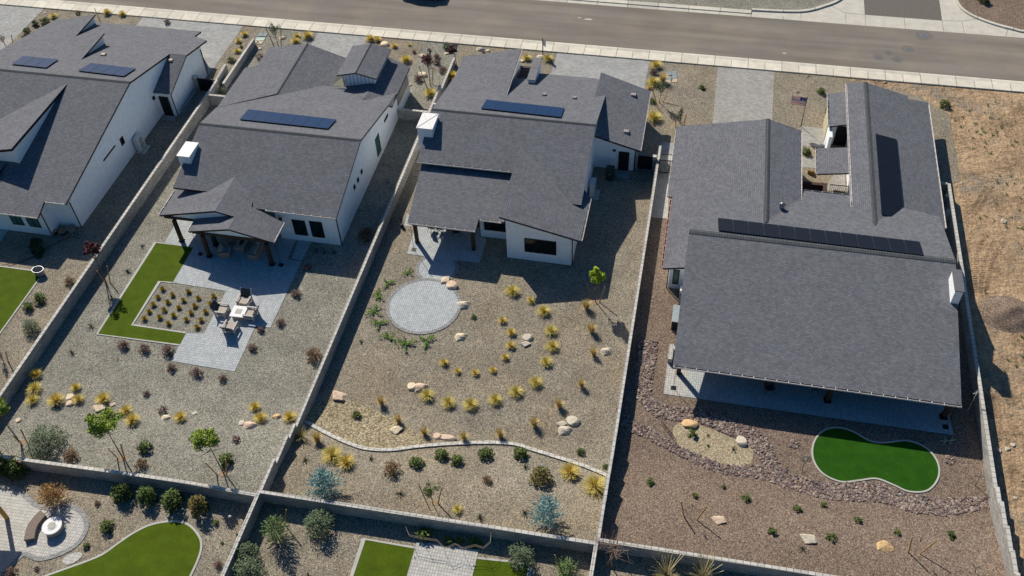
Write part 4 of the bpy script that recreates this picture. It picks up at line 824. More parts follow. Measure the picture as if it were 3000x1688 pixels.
for v in range(3):
    reg('gold%d'%v, 'grass_clump', 'ornamental grass', [('grass_clump', grass('gold_grass', 420, .44, .36, v, .015))])
    reg('lime%d'%v, 'grass_clump', 'ornamental grass', [('grass_clump', grass('lime_grass', 440, .42, .42, 10+v, .014))])
    reg('tan%d'%v, 'grass_clump', 'ornamental grass', [('grass_clump', grass('tan_grass', 320, .70, .27, 20+v, .013))])
    reg('tuft%d'%v, 'grass_tuft', 'ornamental grass', [('grass_tuft', grass('olive_grass', 260, .27, .17, 30+v, .015))])
    reg('spiky%d'%v, 'spiky_plant', 'plant', [('spiky_plant', spiky('spiky_leaf', 30, .26, .45, 40+v))])
    for k, mm, n, rx, rz, lf in (('green','green_leaf',700,.42,.34,.05),('dark','dark_leaf',700,.45,.42,.06),('grey','grey_leaf',700,.5,.45,.05),('brown','brown_leaf',700,.42,.33,.035),('mauve','mauve_twig',700,.38,.30,.035),('purple','purple_leaf',260,.30,.24,.04),('redgreen','red_green_leaf',700,.42,.36,.045)):
        b_ = cloud(mm, n, rx, rz, lf, 50+v*7+len(k)); 
        if k in ('brown','mauve','grey'): twigs(b_, mm, 26, rz*1.7, rx*.95, .012, v)
        reg(k+'%d'%v, 'shrub', 'shrub', [('shrub', b_)])
    reg('creep%d'%v, 'creeping_juniper', 'juniper', [('creeping_juniper', creeping('juniper_leaf', 70+v))])
    reg('mini%d'%v, 'young_plant', 'plant', [('young_plant', cloud('green_leaf', 150, .28, .22, .06, 80+v, clumps=5))])
    for q, mm in (('sand','sandstone'),('pale','pale_stone'),('pink','pink_stone'),('ochre','ochre_stone')):
        reg('rock_'+q+'%d'%v, 'boulder', 'boulder', [('boulder', rock(mm, 90+v+len(q)*3, 2))])
reg('pale0', 'grass_clump', 'ornamental grass', [('grass_clump', grass('pale_grass', 170, .75, .75, 5, .02))])
def plume(seed):
    b = grass('pale_grass', 260, .8, .8, seed, .02); random.seed(seed)
    for i in range(26):
        a = random.uniform(0,6.283); r = random.uniform(.3,1.); d = Vector((math.cos(a), math.sin(a), 0)); b.bar(Vector((0,0,.3)), d*r+Vector((0,0,random.uniform(1.1,1.6))), .022, 'pale_grass', n=3, w2=.035)
    return b
reg('plume', 'pampas_grass', 'ornamental grass', [('pampas_grass', plume(6))])
def tree_proto(k, crown, h, rx, rz, n, lf, name='young_tree', lean=(0,0), cl=14, twig=None, seed=0, tm='bark', tw=.07, fl=.5):
    random.seed(seed); tr = MB(); cr = MB(); top = Vector((lean[0], lean[1], h)); f0 = Vector((lean[0]*.55, lean[1]*.55, h-rz*1.2)); tr.bar((0,0,0), f0, tw, tm, n=6, w2=tw*.6); tr.bar(f0, top, tw*.6, tm, n=5, w2=.015)
    for i in range(16):
        a = random.uniform(0,6.283); t = random.uniform(0,.7); s = f0.lerp(top, t); e = s+Vector((math.cos(a)*rx*random.uniform(.4,.9), math.sin(a)*rx*random.uniform(.4,.9), rz*random.uniform(.2,.9))); tr.bar(s, e, tw*.35, twig or tm, n=4, w2=.008)
        if twig:
            for j in range(7):
                q = s.lerp(e, random.uniform(.3,.9)); w = q+Vector((random.gauss(0,.3)*rx, random.gauss(0,.3)*rx, random.uniform(0,.5)*rz)); tr.bar(q, w, .014, twig, n=3, w2=.006)
    if n: cloud(crown, n, rx, rz, lf, seed, zc=0, clumps=cl, b=cr, flat=1); 
    if n:
        cr.v = [(x+lean[0], y+lean[1], (z if z > .021 else random.uniform(-rz*.6,0))+h) for x, y, z in cr.v]
    reg(k, name, 'tree', [('trunk', tr)]+([('crown', cr)] if n else []))
def cloudc(m, n, rx, rz, lf, seed, cl):       # crown centred on the origin, nothing clipped at the ground
    random.seed(seed); b = MB(); C = []
    for i in range(cl):
        v = Vector((random.gauss(0,1), random.gauss(0,1), random.gauss(0,1))).normalized()*random.uniform(.25,.75); C.append((Vector((v.x*rx, v.y*rx, v.z*rz)), random.uniform(.2,.42)))
    for i in range(n):
        c, s = random.choice(C); v = Vector((random.gauss(0,1), random.gauss(0,1), random.gauss(0,1))).normalized()*random.uniform(.4,1); p = c+Vector((v.x*s*rx, v.y*s*rx, v.z*s*rz))
        u = Vector((random.gauss(0,1), random.gauss(0,1), random.gauss(0,1))).normalized(); k = u.cross(Vector((random.gauss(0,.5), random.gauss(0,.5), 1)).normalized()).normalized(); q = lf*random.uniform(.6,1.3)
        b.add([p-u*q, p+k*q*.55, p+u*q, p-k*q*.55], [(0,1,2,3)], m)
    return b
def tree2(k, crown, h, rx, rz, n, lf, seed=0, **kw):
    tree_proto(k, crown, h, rx, rz, 0, lf, seed=seed, **kw); nm, ct, ps = PR[k]; cr = cloudc(crown, n, rx, rz, lf, seed, kw.get('cl', 16)); ln = kw.get('lean', (0,0)); cr.v = [(x+ln[0], y+ln[1], z+h) for x, y, z in cr.v]
    PR[k] = (nm, ct, ps+[('crown', mesh_of(cr, 'crown'))])
tree2('lime_tree', 'lime_leaf', 2.3, .62, .9, 2600, .065, seed=1, lean=(0,.05))
tree2('locust0', 'bright_leaf', 2.5, 1.1, .75, 2300, .065, seed=2, lean=(-.55,.5), cl=18); tree2('locust1', 'bright_leaf', 2.5, 1.0, .7, 2100, .065, seed=3, lean=(-.6,.5), cl=18)
tree2('purple_tree', 'purple_leaf', 2.3, .62, .7, 900, .07, seed=4, lean=(-.15,.2)); tree2('purple_tree2', 'purple_leaf', 2.1, .5, .7, 420, .065, seed=5, twig='mauve_twig')
tree2('olive_tree', 'green_leaf', 1.6, .62, .8, 520, .05, seed=6); tree2('slim_tree', 'grey_leaf', 1.1, .3, .8, 260, .05, seed=7)
tree_proto('bare_tree', None, 2.4, 1.0, 1.0, 0, 0, seed=8, twig='bare_twig', tm='bare_twig'); tree_proto('bare_small', None, 1.9, .5, .8, 0, 0, seed=9, twig='mauve_twig', tm='mauve_twig', tw=.05); tree_proto('whip', None, 1.7, .12, .5, 0, 0, seed=10, tm='bare_twig', tw=.03)
reg('spruce0', 'blue_spruce', 'spruce', [('blue_spruce', conifer('blue_leaf', 330, 1.9, 1.0, 1))]); reg('spruce1', 'blue_spruce', 'spruce', [('blue_spruce', conifer('blue_leaf', 330, 2.4, .95, 2))])
reg('pine', 'young_pine', 'pine', [('young_pine', conifer('light_pine', 260, 2.1, .8, 3))]); reg('straw', 'dead_conifer', 'conifer', [('dead_conifer', conifer('straw_leaf', 300, 1.9, .78, 4))])
reg('bushL', 'large_shrub', 'shrub', [('large_shrub', twigs(cloud('grey_leaf', 3200, 1.35, 1.0, .055, 5, clumps=34), 'bark', 18, 1.4, 1.0, .03, 3))])
reg('bushM', 'large_shrub', 'shrub', [('large_shrub', twigs(cloud('grey_leaf', 1700, .9, .9, .055, 6, clumps=26), 'bark', 12, 1.2, .7, .03, 3))]); reg('bushM1', 'large_shrub', 'shrub', [('large_shrub', twigs(cloud('grey_leaf', 1500, .85, .8, .055, 16, clumps=24), 'bark', 12, 1.2, .7, .03, 3))])
reg('laurel0', 'laurel_shrub', 'shrub', [('laurel_shrub', cloud('green_leaf', 900, .6, .72, .075, 7, clumps=20))]); reg('laurel1', 'laurel_shrub', 'shrub', [('laurel_shrub', cloud('green_leaf', 900, .58, .75, .075, 8, clumps=20))]); reg('laurel2', 'laurel_shrub', 'shrub', [('laurel_shrub', cloud('red_green_leaf', 850, .55, .8, .07, 9, clumps=20))])
random.seed(11)
SCL = {'rock':.8,'gold':1.3,'lime':1.25,'tan0':1.3,'tan1':1.3,'tan2':1.3,'tuft':1.2,'spik':1.15,'gree':1.0,'dark':1.1,'grey':1.05,'brow':1.05,'mauv':1.05,'purp':1.15,'redg':1.2,'cree':1.25,'mini':1.15,'locu':1.3,'lime_tree':1.15,'purple_tree':1.25,'purple_tree2':1.2,'pale':1.15,'laur':1.1}
def put(k, p, label, sc=1., rot=None, group=None, name=None, cat=None, **kw):
    q_ = SCL.get(k, SCL.get(k[:4], 1.)) if k != 'lime_tree' else 1.15; sc = tuple(v*q_ for v in sc) if hasattr(sc, '__len__') else sc*q_
    nm, ct, ps = PR[k]; rot = random.uniform(0,6.283) if rot is None else rot; S3 = (sc,)*3 if not hasattr(sc, '__len__') else sc
    if len(ps) == 1:
        o = bpy.data.objects.new(name or nm, ps[0][1]); COL.objects.link(o)
    else:
        o = bpy.data.objects.new(name or nm, None); COL.objects.link(o); o.empty_display_size = .2
        for pn, me in ps: c = bpy.data.objects.new(pn, me); COL.objects.link(c); c.parent = o
    o.location = p; o.rotation_euler = (0,0,rot); o.scale = S3; return tag(o, label, cat or ct, group)
_n = {}
def many(t, kind, lst, group=None, nv=3, **kw):
    for q in lst:
        x, y, sc, lab = q[:4]; _n[kind] = _n.get(kind, 0)+1
        k = kind+str(_n[kind] % nv) if kind+'0' in PR else kind
        put(k, g(t, x, y), lab, sc*random.uniform(.95,1.05), group=group, rot=(q[4] if len(q) > 4 else None))
def stake(t, x0, y0, x1, y1, label, w=.085, m='stake_wood', name='wooden_stake'):
    """stake from its foot pixel to its top pixel; tops stand about 1.5 m up"""
    a = g(t, x0, y0); best = None
    for i in range(80):
        z = a.z+.3+i*.03; q = P(t, x1, y1, z); e = abs((q-a).length-1.55)
        if best is None or e < best[0]: best = (e, q)
    b = MB(); b.bar(a-Vector((0,0,.1)), best[1], w, m, n=6); b.build(name, loc=a, label=label, cat='stake', group='wooden tree stakes')
    return best[1]

# ================================================================== second yard plants
GB = 'tufts planted in rows in the gravel bed inside the L-shaped turf'
rows_ = [('farthest row', [(1235,905),(1430,925),(1622,960)]), ('second-farthest row', [(1200,965),(1310,948),(1393,990),(1505,972),(1600,1016)]), ('middle row', [(1165,1022),(1275,1003),(1357,1044),(1478,1032),(1560,1075)]),
         ('second-nearest row', [(1133,1075),(1247,1062),(1318,1104),(1450,1084),(1527,1140)]), ('nearest row', [(1098,1130),(1213,1119),(1280,1165),(1415,1136),(1497,1193)])]
pos_ = {3: ['left end', 'centre', 'right end'], 5: ['left end', 'left of centre', 'centre', 'right of centre', 'right end']}
for rn, qs in rows_:
    many('e', 'tuft', [(x, y, 1.0, 'small golden tuft at the %s of the %s in the gravel bed' % (pos_[len(qs)][i], rn)) for i, (x, y) in enumerate(qs)], group=GB)
many('i', 'lime', [(268,35,1.1,'green-yellow grass clump below the leftmost golden one by the first boundary wall'),(250,120,.95,'grey-green grass clump left of the big yellow clump beside two boulders')])
many('F', 'gold', [(92,945,1.1,'large golden grass clump nearest the first boundary wall in its corner')])
many('i', 'gold', [(578,28,.8,'smaller golden clump standing alone above two stacked boulders'),(432,130,1.25,'big yellow grass clump on the left side of two boulders'),(600,118,.95,'golden clump growing on the right side of two boulders'),(787,118,1.15,'golden clump leaning over the large flat boulder'),(960,205,1.05,'straw-tipped clump leaning left above a deep golden one'),(1008,280,1.1,'deep golden clump leaning left below a straw-tipped one'),(1372,255,1.05,'golden clump between a round boulder and a small flat stone'),(1935,175,.95,'golden clump directly above another near two pinkish boulders'),(1978,262,1.0,'golden clump beside the drip line right of two pinkish boulders')])
many('j', 'gold', [(387,255,1.05,'golden clump touching the stepped wall beside an orange boulder')])
many('i', 'rock_sand', [(537,95,.85,'boulder at the back of a stacked pair between golden clumps',.3),(755,175,1.15,'large flat cream boulder under a golden clump',.1),(1260,252,.72,'round pale boulder below a small purple shrub',.2),(140,270,.5,'small stone half hidden behind the leftmost staked tree')])
many('i', 'rock_pink', [(530,142,.72,'pink-brown boulder in front of its stacked pair',.2),(850,150,.6,'low flat pink stone right of the large cream boulder',.2),(1893,312,1.0,'large pinkish boulder of the pair near the stepped wall',.3)])
many('i', 'rock_pale', [(1835,292,.6,'small pale boulder left of the large pinkish one',.1),(1472,216,.5,'small flat pale stone right of a golden clump',.1)])
many('j', 'rock_ochre', [(285,245,.72,'orange boulder close to the stepped wall',.4)])
many('i', 'purple', [(1240,200,1.0,'small purple shrub above a round pale boulder'),(1790,422,.9,'purple-red shrub above the third staked tree')])
many('i', 'spiky', [(1485,375,.9,'dark spiky plant midway between the second and third staked trees')])
many('e', 'spiky', [(970,770,1.1,'dark spiky plant beside the purple tree near the turf edge'),(1080,578,.9,'dark spiky plant near the far corner of the L-shaped turf'),(692,1185,1.1,'dark spiky plant left of the near turf corner'),(545,1385,1.1,'grey spiky plant close to the first boundary wall'),(850,975,1.1,'green spiky plant in the shade line of the purple tree')])
many('i', 'green', [(1107,485,1.25,'rounded green shrub between the second and third staked trees'),(1718,580,1.3,'olive green shrub directly behind the third staked tree')])
many('i', 'brown', [(548,550,1.35,'brown twiggy shrub beside the very large grey-green shrub'),(1078,608,1.0,'small reddish brown shrub right of the second staked tree')])
put('bushL', g('i',370,470), 'very large grey-green shrub near the lower left corner of the second yard', 1.05)
many('e', 'mauve', [(935,1335,1.1,'left one of three red-brown twiggy shrubs below the turf'),(1098,1362,1.15,'middle one of three red-brown twiggy shrubs below the turf'),(1278,1375,1.25,'right one of three red-brown twiggy shrubs by the patio edge'),(1110,1700,.75,'small mauve shrub under the paved patio, second from the left')])
many('F', 'mauve', [(432,928,.95,'mauve shrub touching the lower left corner of the patio'),(495,940,1.15,'mauve shrub below the bottom edge of the patio'),(560,955,.9,'mauve shrub at the lower right corner of the patio')])
many('f', 'mauve', [(435,945,1.1,'reddish shrub at the edge of the house shadow right of the patio'),(318,1162,.95,'reddish shrub right of the armchair shadows outside the patio'),(168,1215,.8,'small reddish shrub tucked into the patio corner'),(105,1352,.95,'mauve shrub halfway along the lower patio side'),(525,740,.9,'dark reddish shrub in the house shadow by the gravel strip')])
many('f', 'brown', [(968,500,1.7,'wide brown bush against the second boundary wall in shade'),(580,1420,1.6,'olive brown bush against the second boundary wall in sun')])
many('f', 'spiky', [(585,612,.8,'dark spiky plant by the rear windows, left of three'),(650,622,.8,'dark spiky plant by the rear windows, middle of three'),(722,630,.9,'dark spiky plant by the rear windows, right of three'),(1130,95,.6,'tiny dark plant in the shaded side passage')])
# staked trees
def staked(k, base, stakes, lab, slab, sc=1., rot=0.):
    p = g(*base); put(k, p, lab, sc, rot=rot)
    for i, s in enumerate(stakes): stake(*s, slab[i])
put('purple_tree', g('e',800,835), 'purple-leaved young tree leaning on the first boundary wall', 1.1, rot=0)
stake('e',835,855,812,722,'yellow stake on the right of the purple-leaved tree'); stake('e',805,860,735,760,'stake on the left of the purple-leaved tree under its crown')
put('locust1', g('i',160,445), 'young bright green tree cut by the left edge of the photo', 1.0, rot=.15); stake('i',212,450,155,335,'stake right of the tree at the left edge'); stake('i',165,450,100,385,'stake left of the tree at the left edge')
put('locust0', g('i',935,560), 'young bright green tree with the roundest crown, second from the left', 1.0, rot=0); stake('i',948,575,915,450,'upright stake right of the second staked tree'); stake('i',890,552,815,478,'slanting stake left of the second staked tree')
put('locust1', g('i',1700,680), 'young bright green tree nearest the stepped wall junction', .95, rot=0); stake('i',1715,690,1710,565,'upright stake right of the third staked tree'); stake('i',1648,680,1555,590,'slanting stake left of the third staked tree')
def soilspot(q, r): 
    p = g(*q); n = 12; sheet('bare_soil', [(p.x+math.cos(i*6.283/n)*r*random.uniform(.7,1.1), p.y+math.sin(i*6.283/n)*r*random.uniform(.7,1.1)) for i in range(n)], 'soil', .018)
for q in (('i',175,435),('i',925,560),('i',1690,670),('k',1010,1378),('j',1495,890),('g',890,1000)): soilspot(q, .26)

# ================================================================== leftmost yard
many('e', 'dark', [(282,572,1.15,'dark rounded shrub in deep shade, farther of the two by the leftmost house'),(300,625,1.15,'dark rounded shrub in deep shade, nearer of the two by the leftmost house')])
many('e', 'green', [(305,985,1.2,'rounded green shrub beside the turf, upper one of two'),(220,1045,1.1,'rounded green shrub beside the turf, lower one of two')])
put('bushM', g('e',245,1210), 'loose grey-green bush between the leftmost turf and the boundary wall', .75)
many('e', 'brown', [(535,855,1.1,'small brown twiggy bush beside the first boundary wall near the tub')])
put('slim_tree', g('e',25,1440), 'small sparse young tree at the left edge beside a stake', 1.0); stake('e',58,1445,43,1370,'yellow stake at the left edge of the photo')
t = thing('planter_tub', g('e',305,785), 'grey galvanised tub standing at the corner of the leftmost turf', 'tub'); c_ = g('e',305,785); m = MB(); n = 24
for (r0, r1, z0, z1) in ((.33,.43,.02,.55),(.40,.30,.55,.12)): m.add([(c_.x+math.cos(i*6.283/n)*r*1.12, c_.y+math.sin(i*6.283/n)*r*.9, z) for r, z in ((r0,z0),(r1,z1)) for i in range(n)], [(i,(i+1)%n,n+(i+1)%n,n+i) for i in range(n)], 'plastic_grey')
m.add([(c_.x+math.cos(i*6.283/n)*.42*1.1, c_.y+math.sin(i*6.283/n)*.42*.88, .555) for i in range(n)]+[(c_.x+math.cos(i*6.283/n)*.40*1.1, c_.y+math.sin(i*6.283/n)*.40*.88, .555) for i in range(n)], [(i,(i+1)%n,n+(i+1)%n,n+i) for i in range(n)], 'grey_metal'); m.build('tub_body', t)
m = MB(); m.add([(c_.x+math.cos(i*6.283/n)*.31*1.1, c_.y+math.sin(i*6.283/n)*.31*.9, .13) for i in range(n)], [tuple(range(n))], 'tan_lid'); m.build('tub_floor', t)
def bowl(q, r, h, lab, mat='plastic_black', nm='planter_pot'):
    p = g(*q); m = MB(); m.cyl(p, r*.7, h, mat, 18, r); m.cyl(p+Vector((0,0,h-.04)), r*.9, .045, 'soil', 18); m.build(nm, loc=p, label=lab, cat='pot')
bowl(('e',545,455), .36, .34, 'wide grey bowl planter by the corner of the leftmost house', 'plastic_grey'); bowl(('e',480,480), .36, .3, 'black round planter between the bowl and the white wall'); bowl(('e',425,478), .22, .3, 'small black pot against the corner downpipe of the leftmost house')
def hose(q, lab, w=.03, nm='garden_hose', mat='rubber'):
    p = [g(*a)+Vector((0,0,.03)) for a in q]; m = MB(); pp = smooth([v[:2] for v in p], 5)
    pp = [Vector((v.x, v.y, Z(v.x, v.y)+.03)) for v in pp]
    for a, b in zip(pp, pp[1:]): m.bar(a, b, w, mat, n=5)
    m.build(nm, loc=p[0], label=lab, cat='hose')
hose([('e',560,480),('e',605,490),('e',600,515),('e',560,505),('e',470,530),('e',350,610),('e',180,690),('e',0,745)], 'long black hose snaking over the shaded gravel to the leftmost turf')
hose([('e',540,490),('e',400,560),('e',260,650),('e',100,700),('e',0,722)], 'thinner black hose running above the long one to the turf', .022)
m = MB(); m.bar(g('e',382,410)+Vector((0,0,.9)), g('e',425,470), .04, 'grey_metal', n=5); m.build('garden_tool', label='long grey tool handle leaning in the corner of the leftmost house', cat='tool')
# heat pumps
def heatpump(p, w, d, h, rot, lab):
    t = thing('heat_pump', p, lab, 'heat pump', rot=rot, local=True); m = MB(); m.box((-d/2,-w/2,.12),(d/2,w/2,h),'ac_white'); m.box((-d/2-.02,-w/2-.02,h),(d/2+.02,w/2+.02,h+.03),'ac_white'); m.build('casing', t)
    m = MB(); m.box((-d/2,-w/2,0),(-d/2+.08,w/2,.12),'grey_metal'); m.box((d/2-.08,-w/2,0),(d/2,w/2,.12),'grey_metal'); m.build('feet', t)
    for z in (h*.32+.05, h*.75):
        m = MB(); n = 20; m.add([(d/2+.012, math.cos(i*6.283/n)*h*.19, z+math.sin(i*6.283/n)*h*.19) for i in range(n)], [tuple(range(n))], 'plastic_grey'); m.bar((d/2+.02,-h*.18,z),(d/2+.02,h*.18,z),.02,'ac_white'); m.bar((d/2+.02,0,z-h*.18),(d/2+.02,0,z+h*.18),.02,'ac_white'); m.build('fan_grille', t)
    m = MB(); m.box((-d/2-.1,-w/2-.1,0),(d/2+.35,w/2+.1,.05),'concrete'); m.build('base_slab', t)
p_ = P('a',1075,1165); heatpump((-47.6, P('a',1060,1130).y, 0), 1.0, .38, 1.45, 0, 'white two-fan heat pump beside the long shaded wall of the leftmost house')
p_ = P('g',885,200); heatpump((-7.25, p_.y+.3, 0), 1.0, .38, 1.35, 0, 'narrow white heat pump on the shaded east side of the third house')
# ladder lying against the garage wall
t = thing('ladder', g('a',1390,860), 'aluminium ladder lying on its side along the garage wall of the leftmost house', 'ladder')
A, B = P('a',1395,868), P('a',1500,700); d = (B-A)
r0, r1 = MB(), MB(); r0.bar(A+Vector((0,0,.04)), B+Vector((0,0,.04)), .06, 'grey_metal'); o2 = Vector((-.22,.02,.42)); r1.bar(A+o2, B+o2, .06, 'grey_metal'); r0.build('rail', t); r1.build('rail', t)
for i in range(12):
    m = MB(); q = A+d*((i+.5)/12)+Vector((0,0,.04)); m.bar(q, q+o2-Vector((0,0,.04)), .04, 'ac_white', n=5); m.build('rung', t)
# gates
def gate(a, b, h, lab, see=False):
    a, b = Vector((*a,0)), Vector((*b,0)); t = thing('gate', a, lab, 'gate'); n = Vector((0,1,0)); m = MB(); d = (b-a)
    for q in (a, b): m.bar(q, q+Vector((0,0,h)), .07, 'black_metal')
    m.bar(a+Vector((0,0,h-.04)), b+Vector((0,0,h-.04)), .06, 'black_metal'); m.bar(a+Vector((0,0,.1)), b+Vector((0,0,.1)), .06, 'black_metal'); m.build('gate_frame', t)
    k = 9; m = MB()
    for i in range(1, k*2): q = a+d*(i/(k*2)); m.bar(q+Vector((0,0,.1)), q+Vector((0,0,h-.05)), .03 if see else d.length/(k*2)*1.02, 'black_metal', h=.03)
    m.build('gate_infill', t)
def pillar(x, y, h, lab, w=.42):
    t = thing('block_pillar', (x,y,0), lab, 'pillar'); m = MB(); m.box((x-w/2,y-w/2,0),(x+w/2,y+w/2,h-.06),'block'); m.build('blockwork', t); m = MB(); m.box((x-w/2-.01,y-w/2-.01,h-.06),(x+w/2+.01,y+w/2+.01,h),'coping'); m.build('coping', t)
gate((-45.95,69.0),(-44.5,69.0),1.45,'black side gate between a block pillar and the wall of the leftmost house'); pillar(-46.2,69.05,1.6,'block pillar left of the black gate at the leftmost house',.35)
gate((-3.95,64.25),(-2.75,64.25),1.45,'black side gate between two block pillars right of the third house'); pillar(-4.2,64.3,1.55,'block pillar left of the side gate touching the third house',.38); pillar(-2.62,64.3,1.55,'block pillar right of the side gate beside the third boundary wall',.3)
a_, b_ = P('c',1385,1265), P('c',1462,1272); gate((-2.2,64.0),(-.95,64.0),1.45,'see-through black gate across the paved side path of the largest house',True)

# ================================================================== third yard
JG = 'creeping junipers fanned round the round patio'
many('f', 'creep', [(1280,775,.85,'creeping juniper nearest the house, left of the small paved circle'),(1125,860,.85,'creeping juniper upper left of the round patio, second from the house'),(1055,948,1.0,'creeping juniper left of the round patio, wide and flat'),(1022,1068,1.1,'large creeping juniper level with the centre of the round patio'),(1068,1168,1.0,'creeping juniper at the lower left of the round patio'),(1135,1265,1.05,'creeping juniper below left of the round patio'),(1265,1315,1.2,'creeping juniper straight below the round patio'),(1418,1300,1.1,'rightmost creeping juniper below the round patio')], group=JG)
many('f', 'mini', [(925,1300,.5,'tiny sparse plant near the wall left of the junipers'),(1780,1112,.7,'tiny orange-green plant right of the round patio')])
many('f', 'rock_sand', [(1562,835,1.1,'brown-banded boulder at the joint of the two paved circles',1.2),(1685,1262,.95,'pale angular boulder alone below right of the round patio',.5)])
many('f', 'rock_pink', [(1615,872,1.25,'long brown boulder lying on the rim of the round patio',.1)])
many('f', 'rock_pale', [(1702,1022,1.15,'white veined boulder on the right rim of the round patio',.6)])
many('j', 'rock_pink', [(757,85,1.35,'brown banded boulder near the stepped wall in the yellow-grass yard',-.5),(1378,22,1.05,'pink boulder of the pair beside a yellow-green clump',.4),(1505,390,.72,'round pink boulder touching the log-shaped one',.3)])
many('j', 'rock_sand', [(1315,14,.9,'cream boulder of the pair beside a yellow-green clump',.2),(1185,345,1.1,'rounded sandy boulder below a tan grass on the cobbles',.5)])
put('rock_pink1', g('j',1583,402), 'log-shaped pink boulder just above the curved kerb', (1.5,.65,.8), rot=.05)
many('g', 'rock_pale', [(377,1268,.95,'cream boulder above a flatter one amid the grasses',.8),(358,1315,.85,'flat cream stone below a larger cream boulder',.2),(975,1372,.98,'hollowed cream boulder near the third boundary wall',.7)])
many('k', 'rock_pale', [(720,275,1.15,'upper right cream boulder in a cluster of three',.4),(632,297,.8,'leftmost cream boulder in a cluster of three',.2),(662,348,1.05,'lowest cream boulder in a cluster of three',.4)])
YG = 'yellow-green grasses in curved rows below the round patio'
many('g', 'lime', [(262,925,1.15,'yellow-green grass standing in the shadow notch of the third house'),(403,992,.75,'small yellow grass at the shadow edge below the notch'),(500,1078,1.1,'yellow-green grass just beyond the shadow edge, left of the lime tree'),(556,1225,1.05,'yellow-green grass level with two cream boulders'),(566,1340,1.0,'yellow-green grass one step below the cream boulders'),(518,1460,.95,'yellow grass on the right arc two steps below the cream boulders')], group=YG)
many('F', 'lime', [(1347,965,1.05,'yellow-green grass where the right arc turns towards the bottom row')], group=YG)
many('k', 'lime', [(288,62,1.1,'yellow-green grass of the bottom row, rightmost'),(133,122,1.05,'yellow-green grass of the bottom row, second from the right')], group=YG)
many('j', 'lime', [(1428,88,1.15,'yellow-green grass of the bottom row beside the pair of boulders'),(1590,142,1.05,'yellow-green grass of the bottom row, second from the left'),(1757,158,1.1,'yellow-green grass of the bottom row, at its lowest point')], group=YG)
SG = 'small golden grasses of the inner arc'
many('g', 'gold', [(187,1145,.75,'small golden grass at the top of the inner arc'),(253,1235,.85,'small golden grass of the inner arc left of the cream boulders'),(250,1335,.8,'small golden grass of the inner arc below the cream boulders'),(207,1422,.65,'smallest golden grass of the inner arc on its right side')], group=SG)
many('F', 'gold', [(1117,915,.75,'small golden grass at the left end of the inner arc'),(1151,936,.6,'small golden grass second from the left on the inner arc'),(1195,940,.65,'small golden grass at the lowest point of the inner arc'),(1240,933,.65,'small golden grass right of the lowest point of the inner arc')], group=SG)
TG = 'tall tan feathery grasses of the outer arc'
many('g', 'tan', [(822,1045,1.1,'tall tan grass left of the lime-leaved tree'),(862,1222,1.1,'tall tan grass above the hollowed cream boulder, farther one'),(878,1400,.95,'tall tan grass just left of the hollowed cream boulder')], group=TG)
many('F', 'tan', [(1462,972,.9,'tall tan grass on the right side above the three-boulder cluster, farther one')], group=TG)
many('k', 'tan', [(615,165,1.0,'tall tan grass above the three-boulder cluster'),(428,310,1.0,'tall tan grass lower left of the three-boulder cluster'),(170,392,.95,'tall tan grass directly above the curved kerb at mid yard')], group=TG)
many('j', 'tan', [(1082,145,.95,'tall tan grass on the left between two lone boulders'),(1212,280,.95,'tall tan grass above the rounded sandy boulder'),(1408,375,.9,'tall tan grass left of the log-shaped boulder'),(1706,410,.9,'tall tan grass right of the log-shaped boulder')], group=TG)
many('j', 'green', [(893,235,.85,'small green shrub on the cobbles at the left of the kerb'),(1345,605,1.15,'dark green rounded shrub below the kerb, left one of three'),(1535,545,1.2,'dark green rounded shrub just under the kerb, middle of three'),(1655,585,1.1,'dark green rounded shrub below the kerb, right one of three'),(1868,540,1.3,'olive shrub under the kerb right of the three green ones')])
many('k', 'green', [(320,535,1.25,'green shrub touching the kerb above a spiky plant'),(778,515,.75,'single bright green shrub above the kerb near the boundary wall'),(968,624,.5,'tiny plant against the boundary wall at the kerb end')])
many('j', 'brown', [(1165,655,1.35,'brown twiggy shrub right of the first blue spruce'),(1885,732,.85,'small brown shrub below the olive one')])
many('k', 'redgreen', [(470,720,1.5,'red and green shrub left of the large golden clump')])
many('j', 'spiky', [(505,572,1.0,'spiky plant between the wall and the first blue spruce'),(1000,562,.9,'grey spiky plant just below the kerb dip'),(1225,830,1.1,'dark spiky plant below the brown twiggy shrub'),(1828,1015,.9,'dark spiky plant close to the rear wall')])
many('k', 'spiky', [(358,625,1.1,'spiky plant below the green shrub at the kerb'),(358,975,1.0,'spiky plant left of the second blue spruce'),(20,1000,.7,'small spiky plant by the rear wall under the trellis')])
put('pale0', g('j',470,400), 'large pale spiky grass in the corner where the kerb meets the stepped wall', 1.15)
many('j', 'tan', [(597,425,1.15,'bushy tan grass just right of the large pale one')]); many('j', 'lime', [(712,545,1.55,'largest yellow-green clump beside the first blue spruce'),(1658,950,.7,'small straw-green grass near the rear wall')]); many('j', 'gold', [(815,600,1.3,'golden-brown clump leaning against the largest yellow-green one')])
many('k', 'gold', [(697,675,1.45,'large golden clump under the right part of the kerb')]); many('k', 'lime', [(888,780,1.7,'largest yellow clump against the third boundary wall')])
put('spruce0', g('j',665,815), 'wide pale blue spruce near the lower left wall corner', 1.25); put('spruce1', g('k',525,1040), 'taller pale blue spruce near the third boundary wall', 1.2)
put('olive_tree', g('j',1470,905), 'thin olive-leaved young tree tied between two stakes by the rear wall', 1.0); stake('j',1458,965,1365,760,'left leaning stake of the olive-leaved tree'); stake('j',1505,900,1538,780,'right stake of the olive-leaved tree')
put('lime_tree', g('g',892,998), 'young tree with bright lime leaves at the shadow edge', 1.0, rot=0); stake('g',865,1000,823,858,'left stake of the lime-leaved tree'); stake('g',920,1003,962,880,'right stake of the lime-leaved tree')
